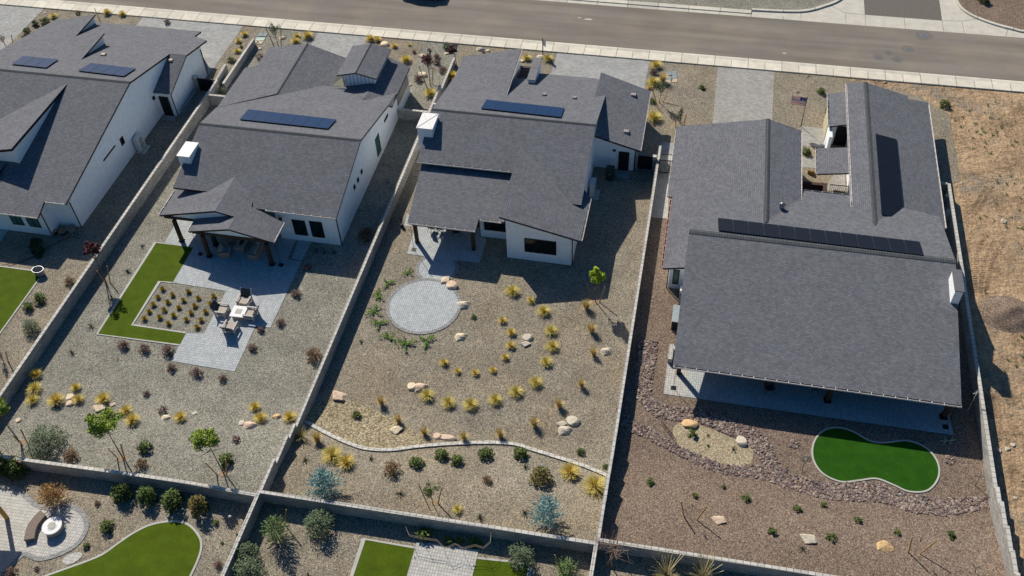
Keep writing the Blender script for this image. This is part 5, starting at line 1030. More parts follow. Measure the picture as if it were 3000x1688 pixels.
# furniture under the third house's patio roof
def folding_chair(p, rot, lab, mt='black_metal', seat='chair_canvas'):
    t = thing('patio_chair', p, lab, 'chair', 'metal sling chairs under the patio roofs', rot, True)
    m = MB(); m.slab([(-.25,-.25,.43),(.25,-.25,.43),(.25,.22,.41),(-.25,.22,.41)], .02, seat); m.build('seat', t); m = MB(); m.slab([(-.25,.22,.42),(.25,.22,.42),(.25,.42,.95),(-.25,.42,.95)], .02, seat); m.build('backrest', t)
    for s in (-1, 1):
        m = MB(); m.bar((s*.28,-.28,0),(s*.28,.35,.6),.03,mt); m.build('leg', t); m = MB(); m.bar((s*.28,.35,0),(s*.28,-.25,.6),.03,mt); m.build('leg', t); m = MB(); m.bar((s*.28,-.28,.62),(s*.28,.3,.64),.04,mt); m.build('armrest', t)
folding_chair(g('u',790,690), 2.9, 'sling chair in the sunlit part of the small patio'); folding_chair(g('u',1010,700), 1.6, 'chair half under the patio roof edge beside a dark table'); folding_chair(g('u',1420,800), .5, 'chair in full shade under the small patio roof')
p_ = g('u',1150,640); t = thing('patio_table', p_, 'dark round table mostly hidden under the small patio roof', 'table'); m = MB(); m.cyl(p_+Vector((0,0,.7)), .55, .04, 'black_metal', 24); m.build('tabletop', t); m = MB(); m.cyl(p_, .05, .7, 'black_metal', 8); m.cyl(p_, .3, .03, 'black_metal', 16); m.build('pedestal', t)
def light_pole(base, top, lab, foot='black_metal'):
    p = g(*base); z = 2.7; t = thing('string_light_pole', p, lab, 'pole'); q = P(*top, p.z+2.9); 
    m = MB(); m.bar(p+Vector((0,0,.02)), (p.x,p.y,p.z+2.75), .035, 'black_metal', n=6); m.build('pole', t); m = MB(); m.box((p.x-.18,p.y-.18,p.z),(p.x+.18,p.y+.18,p.z+.05),foot); m.build('base_plate', t)
for b_, t_, lab in ((('f',1327,602),('f',1300,395),'thin pole on a small base at the left corner of the small patio'),(('e',1520,635),('e',1465,480),'thin pole on a square base below the middle post of the gabled patio'),(('f',320,718),('f',275,545),'thin pole on a square base at the right of the gabled patio'),(('k',1483,25),('k',1480,-100),'thin pole on a base plate at the bright end of the long patio'),(('l',1475,320),('l',1525,215),'thin pole on a dark base at the shaded end of the long patio')): light_pole(b_, t_, lab)
m = MB(); p_ = g('f',1240,430); m.box((p_.x-.1,p_.y-.1,0),(p_.x+.1,p_.y+.1,.35),'black_metal'); m.bar(p_+Vector((0,0,.3)), p_+Vector((-.15,.2,.75)), .05, 'black_metal'); m.build('garden_sprayer', loc=p_, label='small dark sprayer standing beside the small patio', cat='sprayer')
# trash bin
p_ = g('c',1000,1355); t = thing('trash_bin', p_, 'dark green wheeled trash bin beside the side door of the third house', 'bin', local=True); m = MB(); m.box((-.30,-.32,.08),(.30,.36,1.0),'bin_green',taper=1.12); m.build('bin_body', t)
m = MB(); m.slab([(-.36,-.42,1.02),(.36,-.42,1.02),(.34,.42,1.12),(-.34,.42,1.12)], .05, 'bin_green'); m.build('lid', t)
for s in (-.33,.33): m = MB(); m.bar((s-.03,.36,.13),(s+.03,.36,.13),.26,'rubber',n=14); m.build('wheel', t)
m = MB(); m.bar((-.3,.46,1.0),(.3,.46,1.0),.03,'bin_green'); m.build('handle', t); m = MB(); m.box((-.06,-.362,.72),(.06,-.355,.77),'flag_white'); m.build('marking', t)

# ================================================================== second patio furniture
def armchair(p, rot, lab):
    t = thing('garden_armchair', p, lab, 'armchair', 'pale wooden armchairs round the white fire table', rot, True)
    for s in (-1, 1):
        m = MB(); m.box((s*.43-.06,-.44,.56),(s*.43+.06,.42,.62),'chair_wood'); m.build('armrest', t)
        m = MB(); m.box((s*.43-.04,-.42,.2),(s*.43+.04,.36,.34),'chair_wood'); m.build('side_rail', t)
        for y0 in (-.42, .30): m = MB(); m.box((s*.43-.045,y0,0),(s*.43+.045,y0+.1,.56),'chair_wood'); m.build('leg', t)
        m = MB(); m.bar((s*.41,.38,.5),(s*.41,.64,1.0),.06,'chair_wood'); m.build('back_post', t)
    m = MB(); m.box((-.39,-.42,.22),(.39,.38,.31),'chair_wood'); m.build('seat_frame', t); m = MB(); m.box((-.37,-.45,.31),(.37,.24,.47),'cushion',taper=.95); m.build('seat_cushion', t)
    m = MB(); m.slab([(-.38,.26,.40),(.38,.26,.40),(.38,.62,1.0),(-.38,.62,1.0)], .07, 'chair_canvas'); m.build('backrest', t)
armchair(g('r',1235,715), 0, 'pale wooden armchair on the far side of the white fire table'); armchair(g('r',545,1010), 1.571, 'pale wooden armchair on the left side of the white fire table'); armchair(g('r',1430,1120), -1.571, 'pale wooden armchair on the right side of the white fire table'); armchair(g('e',1755,1210), 3.1416, 'pale wooden armchair nearest the camera, with its back to it')
A, B, C, D = [P('r',x,y,.55) for x, y in ((892,775),(1318,812),(1155,1140),(738,1095))]; t = thing('fire_table', ((A+B+C+D)/4).xy.to_3d(), 'white square fire table between four pale wooden armchairs', 'table')
m = MB(); m.slab([A,B,C,D], .07, 'table_top'); m.build('tabletop', t); c_ = (A+B+C+D)/4; m = MB(); m.box((c_.x-.42,c_.y-.42,.0),(c_.x+.42,c_.y+.42,.48),'table_base'); m.build('base', t)
m = MB(); m.slab([c_+(q-c_)*.42+Vector((0,0,.012)) for q in (A,B,C,D)], .01, 'edging'); m.build('burner_plate', t)
def wick(p, w, rot, lab, name='wicker_armchair', pil=0):
    t = thing(name, p, lab, 'sofa' if w > 1.2 else 'armchair', None, rot, True); m = MB(); m.box((-w/2,-.4,.05),(w/2,.42,.3),'wicker'); m.box((-w/2,-.4,.3),(-w/2+.1,.42,.58),'wicker'); m.box((w/2-.1,-.4,.3),(w/2,.42,.58),'wicker'); m.box((-w/2+.1,.33,.3),(w/2-.1,.42,.8),'wicker'); m.build('wicker_frame', t)
    m = MB(); m.box((-w/2+.12,-.4,.3),(w/2-.12,.3,.44),'cushion_grey',taper=.96); m.build('seat_cushion', t)
    for i in range(max(1,int(w/.7))):
        k = max(1,int(w/.7)); a = -w/2+.12+(w-.24)*i/k; m = MB(); m.slab([(a+.01,.12,.46),(a+(w-.24)/k-.01,.12,.46),(a+(w-.24)/k-.01,.32,.98),(a+.01,.32,.98)], .14, 'cushion_grey'); m.build('back_cushion', t)
    if pil: m = MB(); m.box((-w/2+.15,-.3,.45),(-w/2+.6,.1,.58),'pillow_white',rot=.3,taper=.8); m.build('pillow', t)
wick(g('m',880,890), .9, 1.8, 'wicker armchair with grey cushions nearest the open side of the gabled patio'); wick(g('m',960,720), .9, 2.2, 'wicker armchair deeper under the gabled patio roof')
wick(g('m',1265,860), 2.0, -1.571, 'wicker sofa with a pale pillow on the right under the gabled patio', 'wicker_sofa', 1)
p_ = g('m',1090,800); t = thing('coffee_fire_table', p_, 'long dark wicker fire table with a pale top under the gabled patio', 'table', None, 0., True)
m = MB(); m.box((-.36,-.65,0),(.36,.65,.5),'wicker'); m.build('base', t); m = MB(); m.box((-.44,-.74,.5),(.44,.74,.55),'cushion'); m.build('tabletop', t); m = MB(); m.box((-.12,-.35,.55),(.12,.35,.565),'black_metal'); m.build('burner_plate', t)

# ================================================================== rightmost yard
def lt4(t, lst): many(t, 'mini', lst)
lt4('k', [(1305,745,.95,'green young plant between the wall shadow and the stakes in the red gravel'),(1862,775,.55,'tiny green plant right of the larger one by the creek bend'),(1645,845,.75,'small green plant above the pair of stakes'),(2032,862,.95,'green young plant right of the pair of stakes'),(1625,378,1.1,'green plant on the tan gravel island beside a cream boulder'),(1745,385,.35,'tiny sprout at the middle of the tan gravel island'),(1745,462,.35,'tiny sprout at the lower part of the tan gravel island')])
many('k', 'spiky', [(1935,490,.85,'dark green spiky plant at the right of the tan gravel island')])
lt4('l', [(160,1115,.95,'green young plant left of a pale round rock'),(350,945,.9,'green young plant below the middle of the rock creek'),(547,915,.75,'small green plant beneath the left half of the kidney turf'),(808,1032,.8,'green plant below the centre of the kidney turf'),(605,1162,1.0,'green plant between the pale rock and the orange rock'),(1105,1122,.75,'small green plant right of centre near the front stakes'),(1512,1145,1.0,'green young plant nearest the right boundary wall')])
many('l', 'spiky', [(392,1250,.8,'green spiky plant just below the pale round rock')])
many('k', 'rock_ochre', [(1608,300,1.05,'flat orange boulder at the top of the tan gravel island',.1)]); many('k', 'rock_pale', [(2000,430,1.0,'smooth pale boulder at the right end of the tan gravel island',-.3)]); many('k', 'rock_pink', [(1825,1025,1.0,'single pinkish boulder right of the left pair of stakes',-.1)])
many('l', 'rock_pale', [(435,1168,1.15,'large pale round rock in the red gravel below the creek',-.3)]); many('l', 'rock_ochre', [(1005,1230,1.15,'orange boulder left of the front stakes',-.2)])
stake('k',1568,1005,1540,882,'left stake of the left bare sapling in the red gravel'); stake('k',1655,1025,1736,922,'right stake of the left bare sapling in the red gravel'); stake('l',1195,1272,1225,1150,'left stake of the right bare sapling in the red gravel'); stake('l',1275,1283,1408,1182,'right stake of the right bare sapling in the red gravel')
put('whip', g('k',1608,1012), 'leafless sapling between the left pair of stakes', 1.0); put('whip', g('l',1235,1275), 'leafless sapling between the right pair of stakes', 1.05)
# dry creek of river rock
random.seed(3)
def inpoly(x, y, q):
    c = False; j = len(q)-1
    for i in range(len(q)):
        if (q[i][1] > y) != (q[j][1] > y) and x < (q[j][0]-q[i][0])*(y-q[i][1])/(q[j][1]-q[i][1])+q[i][0]: c = not c
        j = i
    return c
def scatter(name, q, n, lo, hi, m, label=None, cat=None, flat=.5):
    xs_ = [p[0] for p in q]; ys_ = [p[1] for p in q]; b = MB(); k = 0; t = 0
    base = []
    for s in range(6):
        random.seed(200+s); bm = bmesh.new(); bmesh.ops.create_icosphere(bm, subdivisions=1, radius=.5)
        for v in bm.verts: v.co = Vector((v.co.x*1.3, v.co.y*.85, v.co.z*flat))*random.uniform(.8,1.15)
        base.append(([v.co.copy() for v in bm.verts], [tuple(w.index for w in f.verts) for f in bm.faces])); bm.free()
    random.seed(len(q)*7+n)
    while k < n and t < n*40:
        t += 1; x, y = random.uniform(min(xs_),max(xs_)), random.uniform(min(ys_),max(ys_))
        if not inpoly(x, y, q): continue
        V, F_ = random.choice(base); s = random.uniform(lo,hi); R = Matrix.Rotation(random.uniform(0,6.28),3,'Z')@Matrix.Rotation(random.uniform(-.5,.5),3,'X'); c = Vector((x,y,Z(x,y)+s*flat*.35)); b.add([c+R@(v*s) for v in V], F_, m); k += 1
    o = b.build(name, label=label, cat=cat, kind='stuff'); return o
cr1 = [tuple(g('k',x,y)[:2]) for x, y in ((1205,-30),(1215,60),(1250,160),(1330,225),(1480,265),(1640,300),(1770,350),(1900,380),(2010,420),(2100,500))]+[tuple(g('l',x,y)[:2]) for x, y in ((70,560),(150,620),(270,700),(400,745),(520,720),(640,745),(760,760),(880,730),(1000,745),(1090,790),(1200,840),(1350,830),(1480,860),(1600,880),(1790,860),(1810,930),(1650,940),(1500,960),(1400,990),(1270,950),(1150,910),(1030,880),(900,855),(750,855),(600,855),(480,830),(340,790),(200,750),(60,715),(0,690),(0,610),(40,570))]+[tuple(g('k',x,y)[:2]) for x, y in ((2040,460),(1900,400),(1780,370))][:0]
cr_a = [tuple(g('k',x,y)[:2]) for x, y in ((1150,-760+0),(1150,-740))][:0]
def band(line, w): 
    s = smooth(line, 4); L_, R_ = [], []
    for i in range(len(s)):
        d = (s[min(i+1,len(s)-1)]-s[max(i-1,0)]).normalized(); n = Vector((-d.y,d.x,0)); ww = w[min(len(w)-1, int(i/4))]/2; L_.append(tuple((s[i]+n*ww)[:2])); R_.append(tuple((s[i]-n*ww)[:2]))
    return L_+R_[::-1]
up = [g('g',x,y)[:2] for x, y in ((1288,1290),(1280,1400))]+[g('k',x,y)[:2] for x, y in ((1250,10),(1285,120),(1370,190),(1500,220),(1640,225),(1780,270),(1900,320),(2020,370))]+[g('l',x,y)[:2] for x, y in ((30,400),(100,500),(150,600),(240,680))]
lo_ = [g('k',x,y)[:2] for x, y in ((1080,170),(1110,260),(1180,320),(1300,370),(1400,430),(1520,490),(1660,565),(1800,615),(1930,650),(2060,650))]+[g('l',x,y)[:2] for x, y in ((90,670),(220,710),(360,750),(500,790),(650,810),(800,810),(950,820),(1080,850),(1200,900),(1330,910),(1450,930),(1600,910),(1790,890))]
b1, b2 = band(up, [1.35,1.3,1.1,1.0,1.1,1.1,1.1,1.1,1.2,1.3,1.3,1.1]), band(lo_, [.8,.9,.9,.8,.7,.7,.8,.8,.9,1.,1.,1.1,1.2,1.3,1.4,1.5,1.4,1.3,1.4,1.4,1.2,1.0,.9])
sheet('creek_bed', b1, 'red_gravel', .010); 
scatter('river_rock', b1, 2000, .10, .24, 'river_rock', 'upper band of plum and grey river rocks curving along the long patio', 'river rock'); scatter('river_rock', b2, 3100, .09, .22, 'river_rock', 'lower band of plum and cream river rocks passing under the kidney turf', 'river rock')
for q, lab in ((('l',330,450),'small heap of pinkish rocks left of the kidney turf'),(('l',1508,570),'small heap of pinkish rocks right of the kidney turf')):
    p = g(*q); scatter('rock_heap', circ(p.x,p.y,.34,10), 26, .14, .22, 'river_rock', lab, 'rock heap')
for q in (('d',1010,628),('d',425,580),('d',345,700)):
    p = g(*q); scatter('rock_heap', circ(p.x,p.y,.22,10), 8, .12, .22, 'river_rock', {1010:'few dark stones by the roof tip of the largest house',425:'few dark stones near the pavement by the warm driveway',345:'few dark stones left of the flag on the front gravel'}[q[1]], 'rock heap')
# outdoor kitchen beside the main roof
k0, k1, k2 = P('n',545,1160,.95), P('n',575,930,.95), P('n',600,1245,0)
t = thing('outdoor_kitchen', (.3,47,0), 'grey counter units tucked under the left roof edge of the largest house', 'outdoor kitchen'); m = MB(); m.box((.42,k0.y,0),(1.25,k1.y,.9),'plastic_black'); m.box((.38,k0.y-.03,.9),(1.25,k1.y+.03,.95),'grey_lid'); m.build('counter', t)
a_, b_ = P('n',610,930,1.0), P('n',622,720,1.35); m = MB(); m.box((.75,k1.y+.1,0),(1.25,b_.y,1.0),'plastic_black'); m.box((.72,b_.y,0),(1.25,b_.y+.5,1.3),'slab_stone'); m.build('grill_cabinet', t)
m = MB(); p_ = g('g',1472,1440); m.box((.45,p_.y-.3,0),(.75,p_.y+1.1,.5),'patio_paver_pale'); m.build('seat_wall', loc=(p_.x,p_.y,0), label='short pale seat wall at the left end of the long patio', cat='seat wall')
folding_chair(g('l',135,50), .3, 'grey chair in the shade near the middle of the long patio'); folding_chair(g('l',500,35), 1.2, 'chair barely visible under the eave left of the middle post')
# courtyard
cw = lambda x0, y0, x1, y1, h, mt='red_brick': None
t = thing('courtyard_wall', (11,61,0), 'dark red brick courtyard walls between the two front wings of the largest house', 'wall'); a_, b_ = P('o',570,940,1.9), P('o',560,1220,0)
m = MB(); m.box((10.95,59.6,0),(11.25,62.6,1.9),'red_brick'); m.box((9.1,62.3,0),(10.95,62.6,1.9),'red_brick'); m.build('brickwork', t); m = MB(); m.box((11.9,62.0,0),(12.4,62.5,.9),'red_brick'); m.build('brick_pier', t)
t = thing('railing', (12.4,62,0), 'black metal railing across the small front court', 'railing'); m = MB(); m.bar((11.7,63.6,1.0),(13.1,63.6,1.0),.05,'black_metal'); m.bar((11.7,63.6,.15),(13.1,63.6,.15),.04,'black_metal'); m.build('rail', t); m = MB(); [m.bar((11.75+i*.15,63.6,.15),(11.75+i*.15,63.6,1.0),.025,'black_metal') for i in range(10)]; m.build('baluster', t)
p_ = g('o',445,930); m = MB(); m.add([v*1 for v in []], [], 'orange_stone'); bb = rock('orange_stone', 5, 2, .9); m = MB(); m.add([p_+Vector((v[0]*.6,v[1]*.5,v[2]*1.2)) for v in bb.v], bb.f, 'orange_stone'); m.build('garden_sculpture', loc=p_, label='ochre garden sculpture standing in the front court gravel', cat='sculpture')
# metal ornaments, cage, lamp, bird stakes
def wire(nm, lab, cat, q, segs, mat='sculpture', w=.05):
    p = g(*q); m = MB(); [m.bar(p+Vector(a), p+Vector(b), w, mat, n=5, w2=w*.6) for a, b in segs]; m.build(nm, loc=p, label=lab, cat=cat)
ring = lambda r, z, n=10, dx=0: [((math.cos(i*6.283/n)*r+dx,0,z+math.sin(i*6.283/n)*r),(math.cos((i+1)*6.283/n)*r*.8+dx,.05,z+math.sin((i+1)*6.283/n)*r*.8)) for i in range(n)]
wire('wind_spinner','teal metal wind spinner on a thin rod left of the kidney turf','garden ornament',('l',385,645),[((0,0,0),(0,0,1.0))]+ring(.34,1.25)+ring(.2,1.25))
wire('bird_ornament','dark metal bird on a rod beside the right boundary wall','garden ornament',('l',1700,760),[((0,0,0),(0,0,.9)),((-.35,0,1.0),(0,0,.9)),((0,0,.9),(.3,.1,.95)),((0,0,.9),(.1,-.3,1.0)),((0,0,.9),(.1,.3,1.05))])
wire('bird_ornament','dark metal bird on a rod near the lower right corner of the red gravel','garden ornament',('l',1700,1420),[((0,0,0),(-.1,0,.55)),((-.4,.1,.75),(-.1,0,.55)),((-.1,0,.55),(.2,.1,.5)),((-.1,0,.55),(0,-.25,.6))])
wire('wind_spinner','white metal ornament beside the right corner of the broad roof','garden ornament',('l',1640,200),[((0,0,0),(0,0,1.9)),((-.2,0,1.9),(.2,.1,2.1)),((0,0,1.8),(.1,.2,2.3)),((-.1,0,2.2),(.25,0,2.0))],'ac_white')
wire('lizard_ornament','flat verdigris lizard lying on the gravel below the long patio','garden ornament',('l',1490,430),[((-.5,-.1,.06),(-.1,0,.08)),((-.1,0,.08),(.3,.1,.08)),((.3,.1,.08),(.55,.25,.05)),((-.1,0,.07),(-.2,.3,.05)),((.2,.05,.07),(.1,-.25,.05)),((.2,.1,.07),(.35,.35,.05)),((-.15,0,.07),(-.3,-.3,.05))],'verdigris',.13)
p_ = g('k',1402,300); m = MB(); [m.bar(p_+Vector((math.cos(a)*.12,math.sin(a)*.12,0)), p_+Vector((math.cos(a)*.12,math.sin(a)*.12,1.1)), .015, 'sculpture', n=3) for a in [i*6.283/10 for i in range(10)]]; [m.bar(p_+Vector((math.cos(a)*.12,math.sin(a)*.12,z)), p_+Vector((math.cos(a+.63)*.12,math.sin(a+.63)*.12,z)), .012, 'sculpture', n=3) for a in [i*.628 for i in range(10)] for z in (.3,.6,.9,1.1)]; m.build('wire_cage', loc=p_, label='narrow wire mesh cage protecting a seedling beside the creek', cat='plant cage')
many('h', 'rock_pale', [(1595,95,.35,'white stone near the corner of the dirt lot wall'),(1915,385,.6,'grey round rock alone on the dirt lot')]); many('l', 'rock_pale', [(1880,495,.5,'pale stone on the dirt near the boundary wall, left of two'),(1950,488,.4,'pale stone on the dirt near the boundary wall, right of two'),(1985,455,.4,'small grey block lying on the dirt lot'),(2005,860,.3,'small white stone low on the dirt lot')])
# meters beside the right wall
for (x, y, lab) in ((1480,225,'teal and grey standing utility box beside the right wall'),(1490,340,'white louvred condenser box beside the right wall')):
    p = g('h',x,y+30); m = MB(); m.box((p.x-.3,p.y-.2,0),(p.x+.3,p.y+.2,.9),'plastic_grey' if y < 300 else 'ac_white',taper=.95); m.box((p.x-.26,p.y-.16,.9),(p.x+.26,p.y+.16,.93),'utility_lid' if y < 300 else 'plastic_grey'); m.build('utility_box', loc=p, label=lab, cat='utility box')
# flagpole
p_ = P('d',378,962); hp = PY('d',430,735,p_.y).z; p_ = Vector((p_.x,p_.y,0)); t = thing('flagpole', p_, 'slim dark flagpole behind the left front wing of the largest house', 'flagpole'); m = MB(); m.bar(p_, p_+Vector((0,0,hp)), .07, 'black_metal', n=8, w2=.045); m.build('pole', t); m = MB(); m.cyl(p_+Vector((0,0,hp)), .06, .08, 'gold_wood', 10); m.build('finial', t)
m = MB(); nx, nz = 16, 13; FW, FH = 1.35, .85
def fp(i, j): u = i/nx; return p_+Vector((-u*FW*.96, -.1*math.sin(u*9)*u-.05*math.sin(j*.5+u*5), hp-.1-FH*j/nz+.10*math.sin(u*7)*u+.1*u))
for j in range(nz):
    for i in range(nx):
        mt = 'flag_blue' if (i < 6.5 and j < 7) else ('flag_red' if j % 2 == 0 else 'flag_white'); m.add([fp(i,j),fp(i+1,j),fp(i+1,j+1),fp(i,j+1)], [(0,1,2,3)], mt)
for r in range(4):
    for c in range(5):
        q = (fp(int(c*1.2)+.6, r*1.7+.8)) ; m.add([q+Vector((dx,.0-.012,dz)) for dx, dz in ((-.02,0),(0,-.02),(.02,0),(0,.02))], [(0,1,2,3)], 'flag_white'); m.add([q+Vector((dx,.012,dz)) for dx, dz in ((-.02,0),(0,-.02),(.02,0),(0,.02))], [(0,1,2,3)], 'flag_white')
m.build('flag', label='red, white and blue stars and stripes flag flying from the flagpole', cat='flag')
p_ = P('c',493,425); t = thing('sign_post', p_, 'dark post with a small hanging banner in front of the third house', 'sign post'); m = MB(); m.bar(p_, p_+Vector((0,0,1.95)), .1, 'black_metal', n=6); m.build('post', t); m = MB(); m.slab([p_+Vector((.05,0,1.75)), p_+Vector((.3,.0,1.75)), p_+Vector((.28,.02,1.0)), p_+Vector((.05,.02,1.2))], .01, 'pillow_white'); m.build('banner', t)

# ================================================================== front yards
many('a', 'green', [(345,180,1.4,'large olive shrub between the front drives of the leftmost house'),(205,245,1.0,'green shrub on the front bed, second nearest the left edge'),(1755,465,.9,'green shrub left of the low free-standing wall'),(1830,360,.5,'small shrub behind a yellow clump by the paved drive')])
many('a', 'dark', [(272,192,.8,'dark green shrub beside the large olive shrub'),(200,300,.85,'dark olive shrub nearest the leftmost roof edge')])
many('a', 'redgreen', [(593,105,.6,'small red-leaved plant behind the leftmost roof near the pavement')]); many('a', 'mauve', [(1268,178,.95,'mauve shrub between the paved path and the drive of the leftmost house')])
many('a', 'lime', [(408,132,1.0,'yellow-green grass right of the large olive shrub'),(1810,318,.8,'leaning grass midway along the drive edge of the leftmost house'),(1798,395,.8,'lowest grass along the drive edge of the leftmost house')])
many('a', 'gold', [(815,105,1.1,'straw grass at the pavement behind the leftmost roof, left of two'),(930,115,1.0,'golden grass at the pavement behind the leftmost roof, right of two'),(1855,270,.85,'yellow clump nearest the pavement beside the drive of the leftmost house')])
many('a', 'rock_sand', [(340,100,.4,'small tan stone near the pavement at the far left')])
put('bare_small', g('a',62,385), 'leafless purple-twigged tree at the far left edge', 1.0); stake('a',70,380,5,295,'stake left of the leafless tree at the far left'); stake('a',112,392,85,265,'stake right of the leafless tree at the far left')
stake('a',742,125,718,65,'lone stake behind the leftmost roof near the pavement')
put('bushM1', g('a',1695,715), 'grey-green bush squeezed between the first boundary wall and a roof', .62)
put('olive_tree', g('b',298,345), 'staked young green tree in front of the second house', 1.15); stake('b',278,375,205,215,'left stake of the young tree before the second house'); stake('b',318,350,318,225,'right stake of the young tree before the second house')
many('b', 'gold', [(442,280,.85,'farther golden clump right of the staked tree at the second house'),(432,325,1.15,'nearer golden clump right of the staked tree at the second house'),(522,285,1.3,'tall golden clump beside the second driveway'),(1000,305,1.1,'golden clump by the pavement behind the gabled tower, left of two'),(1052,312,.9,'golden clump by the pavement behind the gabled tower, right of two'),(1180,358,.8,'small golden clump right of a flat tan boulder'),(1268,465,1.2,'golden clump on the bank right of the tower roof'),(1615,590,1.4,'yellow grass against the wall under the third roof edge')])
many('b', 'lime', [(1452,720,1.3,'yellow-green grass inside the low wall beside the staked purple tree'),(1293,345,.5,'tiny yellow plant near the pavement before the second house')])
many('b', 'mauve', [(1328,400,.7,'small mauve shrub left of three reddish boulders'),(1443,385,.6,'tiny mauve shrub near the pavement between boulders'),(1500,440,1.0,'grey-mauve shrub right of the purple tree crown'),(1500,482,1.0,'round mauve shrub directly under a grey-mauve one'),(1545,540,1.2,'wide mauve shrub near the low wall'),(1360,608,1.3,'wide grey-mauve shrub left of the purple tree foot'),(410,365,.7,'small mauve shrub by the edge of the second roof'),(1855,405,.6,'tiny mauve shrub near flat stones by the third roof')])
many('b', 'grey', [(1580,365,1.0,'grey-green shrub near the pavement above a tan boulder')]); many('a', 'purple', [(1965,440,1.2,'purple shrub by the front corner of the second roof')])
many('b', 'rock_pink', [(333,292,.85,'tan boulder behind the staked tree of the second house',.5),(158,372,.55,'small tan boulder right of the low wall top',.2),(1290,645,.6,'tan boulder beside the white side wall of the second house',.3)])
many('b', 'rock_sand', [(1105,338,1.1,'flat tan boulder beside golden clumps behind the tower',.1),(1393,425,1.0,'tan boulder above the purple tree crown',.2),(1577,410,.65,'small tan boulder under the grey-green shrub',.2),(1392,570,1.1,'tan boulder behind the stakes of the purple tree',.2)])
many('b', 'rock_pale', [(1830,378,.9,'flat pale stone near the pavement by the third roof, left of two',.1),(1887,387,.55,'flat pale stone near the pavement by the third roof, right of two',.1)])
put('purple_tree2', g('b',1452,650), 'purple-leaved staked tree left of the low wall', 1.15, rot=0); stake('b',1440,695,1365,505,'left stake of the purple tree by the low wall'); stake('b',1462,645,1472,512,'right stake of the purple tree by the low wall')
put('purple_tree', g('b',1655,515), 'purple tree behind the corner of the third roof', .8, rot=2)
many('c', 'lime', [(370,450,1.0,'yellow-green grass between the pier and the third roof rake',),(532,455,1.1,'yellow-green grass right of the entry pier by the sign post'),(1350,505,1.3,'green-yellow grass nearest the pavement right of the third driveway'),(1330,635,1.3,'yellow grass right of the third driveway, below a mauve shrub'),(1332,905,1.6,'largest yellow-green grass along the third roof edge')])
many('c', 'tan', [(1402,620,1.3,'tall tan grass beside yellow clumps near utility covers')]); many('c', 'mauve', [(1332,555,1.1,'mauve shrub between two yellow grasses by the third driveway')]); many('c', 'gold', [(1302,672,.7,'small golden tuft at the roof corner by the third driveway')])
many('c', 'green', [(1320,775,.8,'green shrub between the roof edge and a staked tree'),(1697,672,.75,'green low plant alone on the gravel left of the warm driveway')])
many('c', 'rock_sand', [(332,462,.85,'tan boulder beside the rake of the third roof',.4),(480,438,1.0,'tan boulder at the foot of the sign post',.1)])
put('olive_tree', g('c',1378,782), 'staked olive tree right of the third roof edge', 1.15); stake('c',1372,832,1312,645,'left stake of the staked olive tree'); stake('c',1398,780,1460,655,'right stake of the staked olive tree')
put('slim_tree', g('c',1530,935), 'narrow grey-green tree at the corner of the largest roof', 1.2); stake('c',1502,975,1497,865,'left stake of the narrow tree at the roof corner'); stake('c',1558,940,1583,868,'right stake of the narrow tree at the roof corner')
many('d', 'green', [(530,705,1.0,'green low shrub between the flag and the right front wing'),(578,850,.7,'dark green shrub hidden beside the small entry roof'),(1465,805,1.2,'ragged green weed clump at the edge of the dirt lot'),(415,1165,1.2,'green plant between the two path slabs in the front court'),(1760,15,1.5,'dark green shrub across the street at the top edge')])
for t_, x, y, mt, lab in (('a',1975,265,'grey_lid','grey utility cover nearest the pavement, left of two'),('a',2010,266,'grey_lid','grey utility cover nearest the pavement, right of two'),('a',1957,300,'utility_lid','left teal utility cover before the second house'),('a',1990,301,'utility_lid','right teal utility cover before the second house'),('a',1933,322,'tan_lid','left tan utility cover before the second house'),('a',1978,323,'tan_lid','right tan utility cover before the second house'),
        ('c',1450,560,'grey_lid','upper left grey cover by the third driveway'),('c',1488,558,'grey_lid','upper right grey cover by the third driveway'),('c',1447,597,'grey_lid','lower left grey cover by the third driveway'),('c',1490,587,'grey_lid','lower right grey cover by the third driveway'),('c',1443,626,'tan_lid','left tan cover by the third driveway'),('c',1493,614,'tan_lid','right tan cover by the third driveway')):
    p = g(t_,x,y); m = MB(); m.box((p.x-.22,p.y-.3,0),(p.x+.22,p.y+.3,.06),mt); m.build('utility_cover', loc=p, label=lab, cat='utility cover', group='utility covers set in the front gravel')
# parked car across the street
p_ = (P('b',1388,0).x, 88.65, .03); t = thing('parked_car', p_, 'dark parked car at the top edge of the photo, mostly seen as its shadow', 'car', local=True)
m = MB(); sec = [(-2.35,.35,.62,.80),(-2.2,.3,.85,.88),(-1.3,.28,1.0,.92),(-.9,.28,1.0,.92),(.9,.28,1.0,.92),(1.6,.28,.95,.90),(2.25,.3,.82,.84),(2.4,.38,.6,.76)]
vs = []; 
for x, z0, z1, w in sec: vs += [(x,-w,z0+.1),(x,-w*.98,z1-.12),(x,-w*.86,z1),(x,w*.86,z1),(x,w*.98,z1-.12),(x,w,z0+.1),(x,w*.8,z0),(x,-w*.8,z0)]
fs = [tuple(range(8))[::-1], tuple(range(56,64))]+[(i*8+j, i*8+(j+1)%8, (i+1)*8+(j+1)%8, (i+1)*8+j) for i in range(7) for j in range(8)]; m.add(vs, [f[::-1] for f in fs], 'car_paint'); m.build('body', t)
m = MB(); m.add([(-1.7,-.78,.98),(1.3,-.78,.98),(1.3,.78,.98),(-1.7,.78,.98),(-1.2,-.62,1.45),(.5,-.62,1.47),(.5,.62,1.47),(-1.2,.62,1.45)], [(0,1,5,4),(1,2,6,5),(2,3,7,6),(3,0,4,7)], 'glass'); m.add([(-1.22,-.64,1.45),(.52,-.64,1.475),(.52,.64,1.475),(-1.22,.64,1.45)], [(0,1,2,3)], 'car_paint'); m.build('cabin', t)
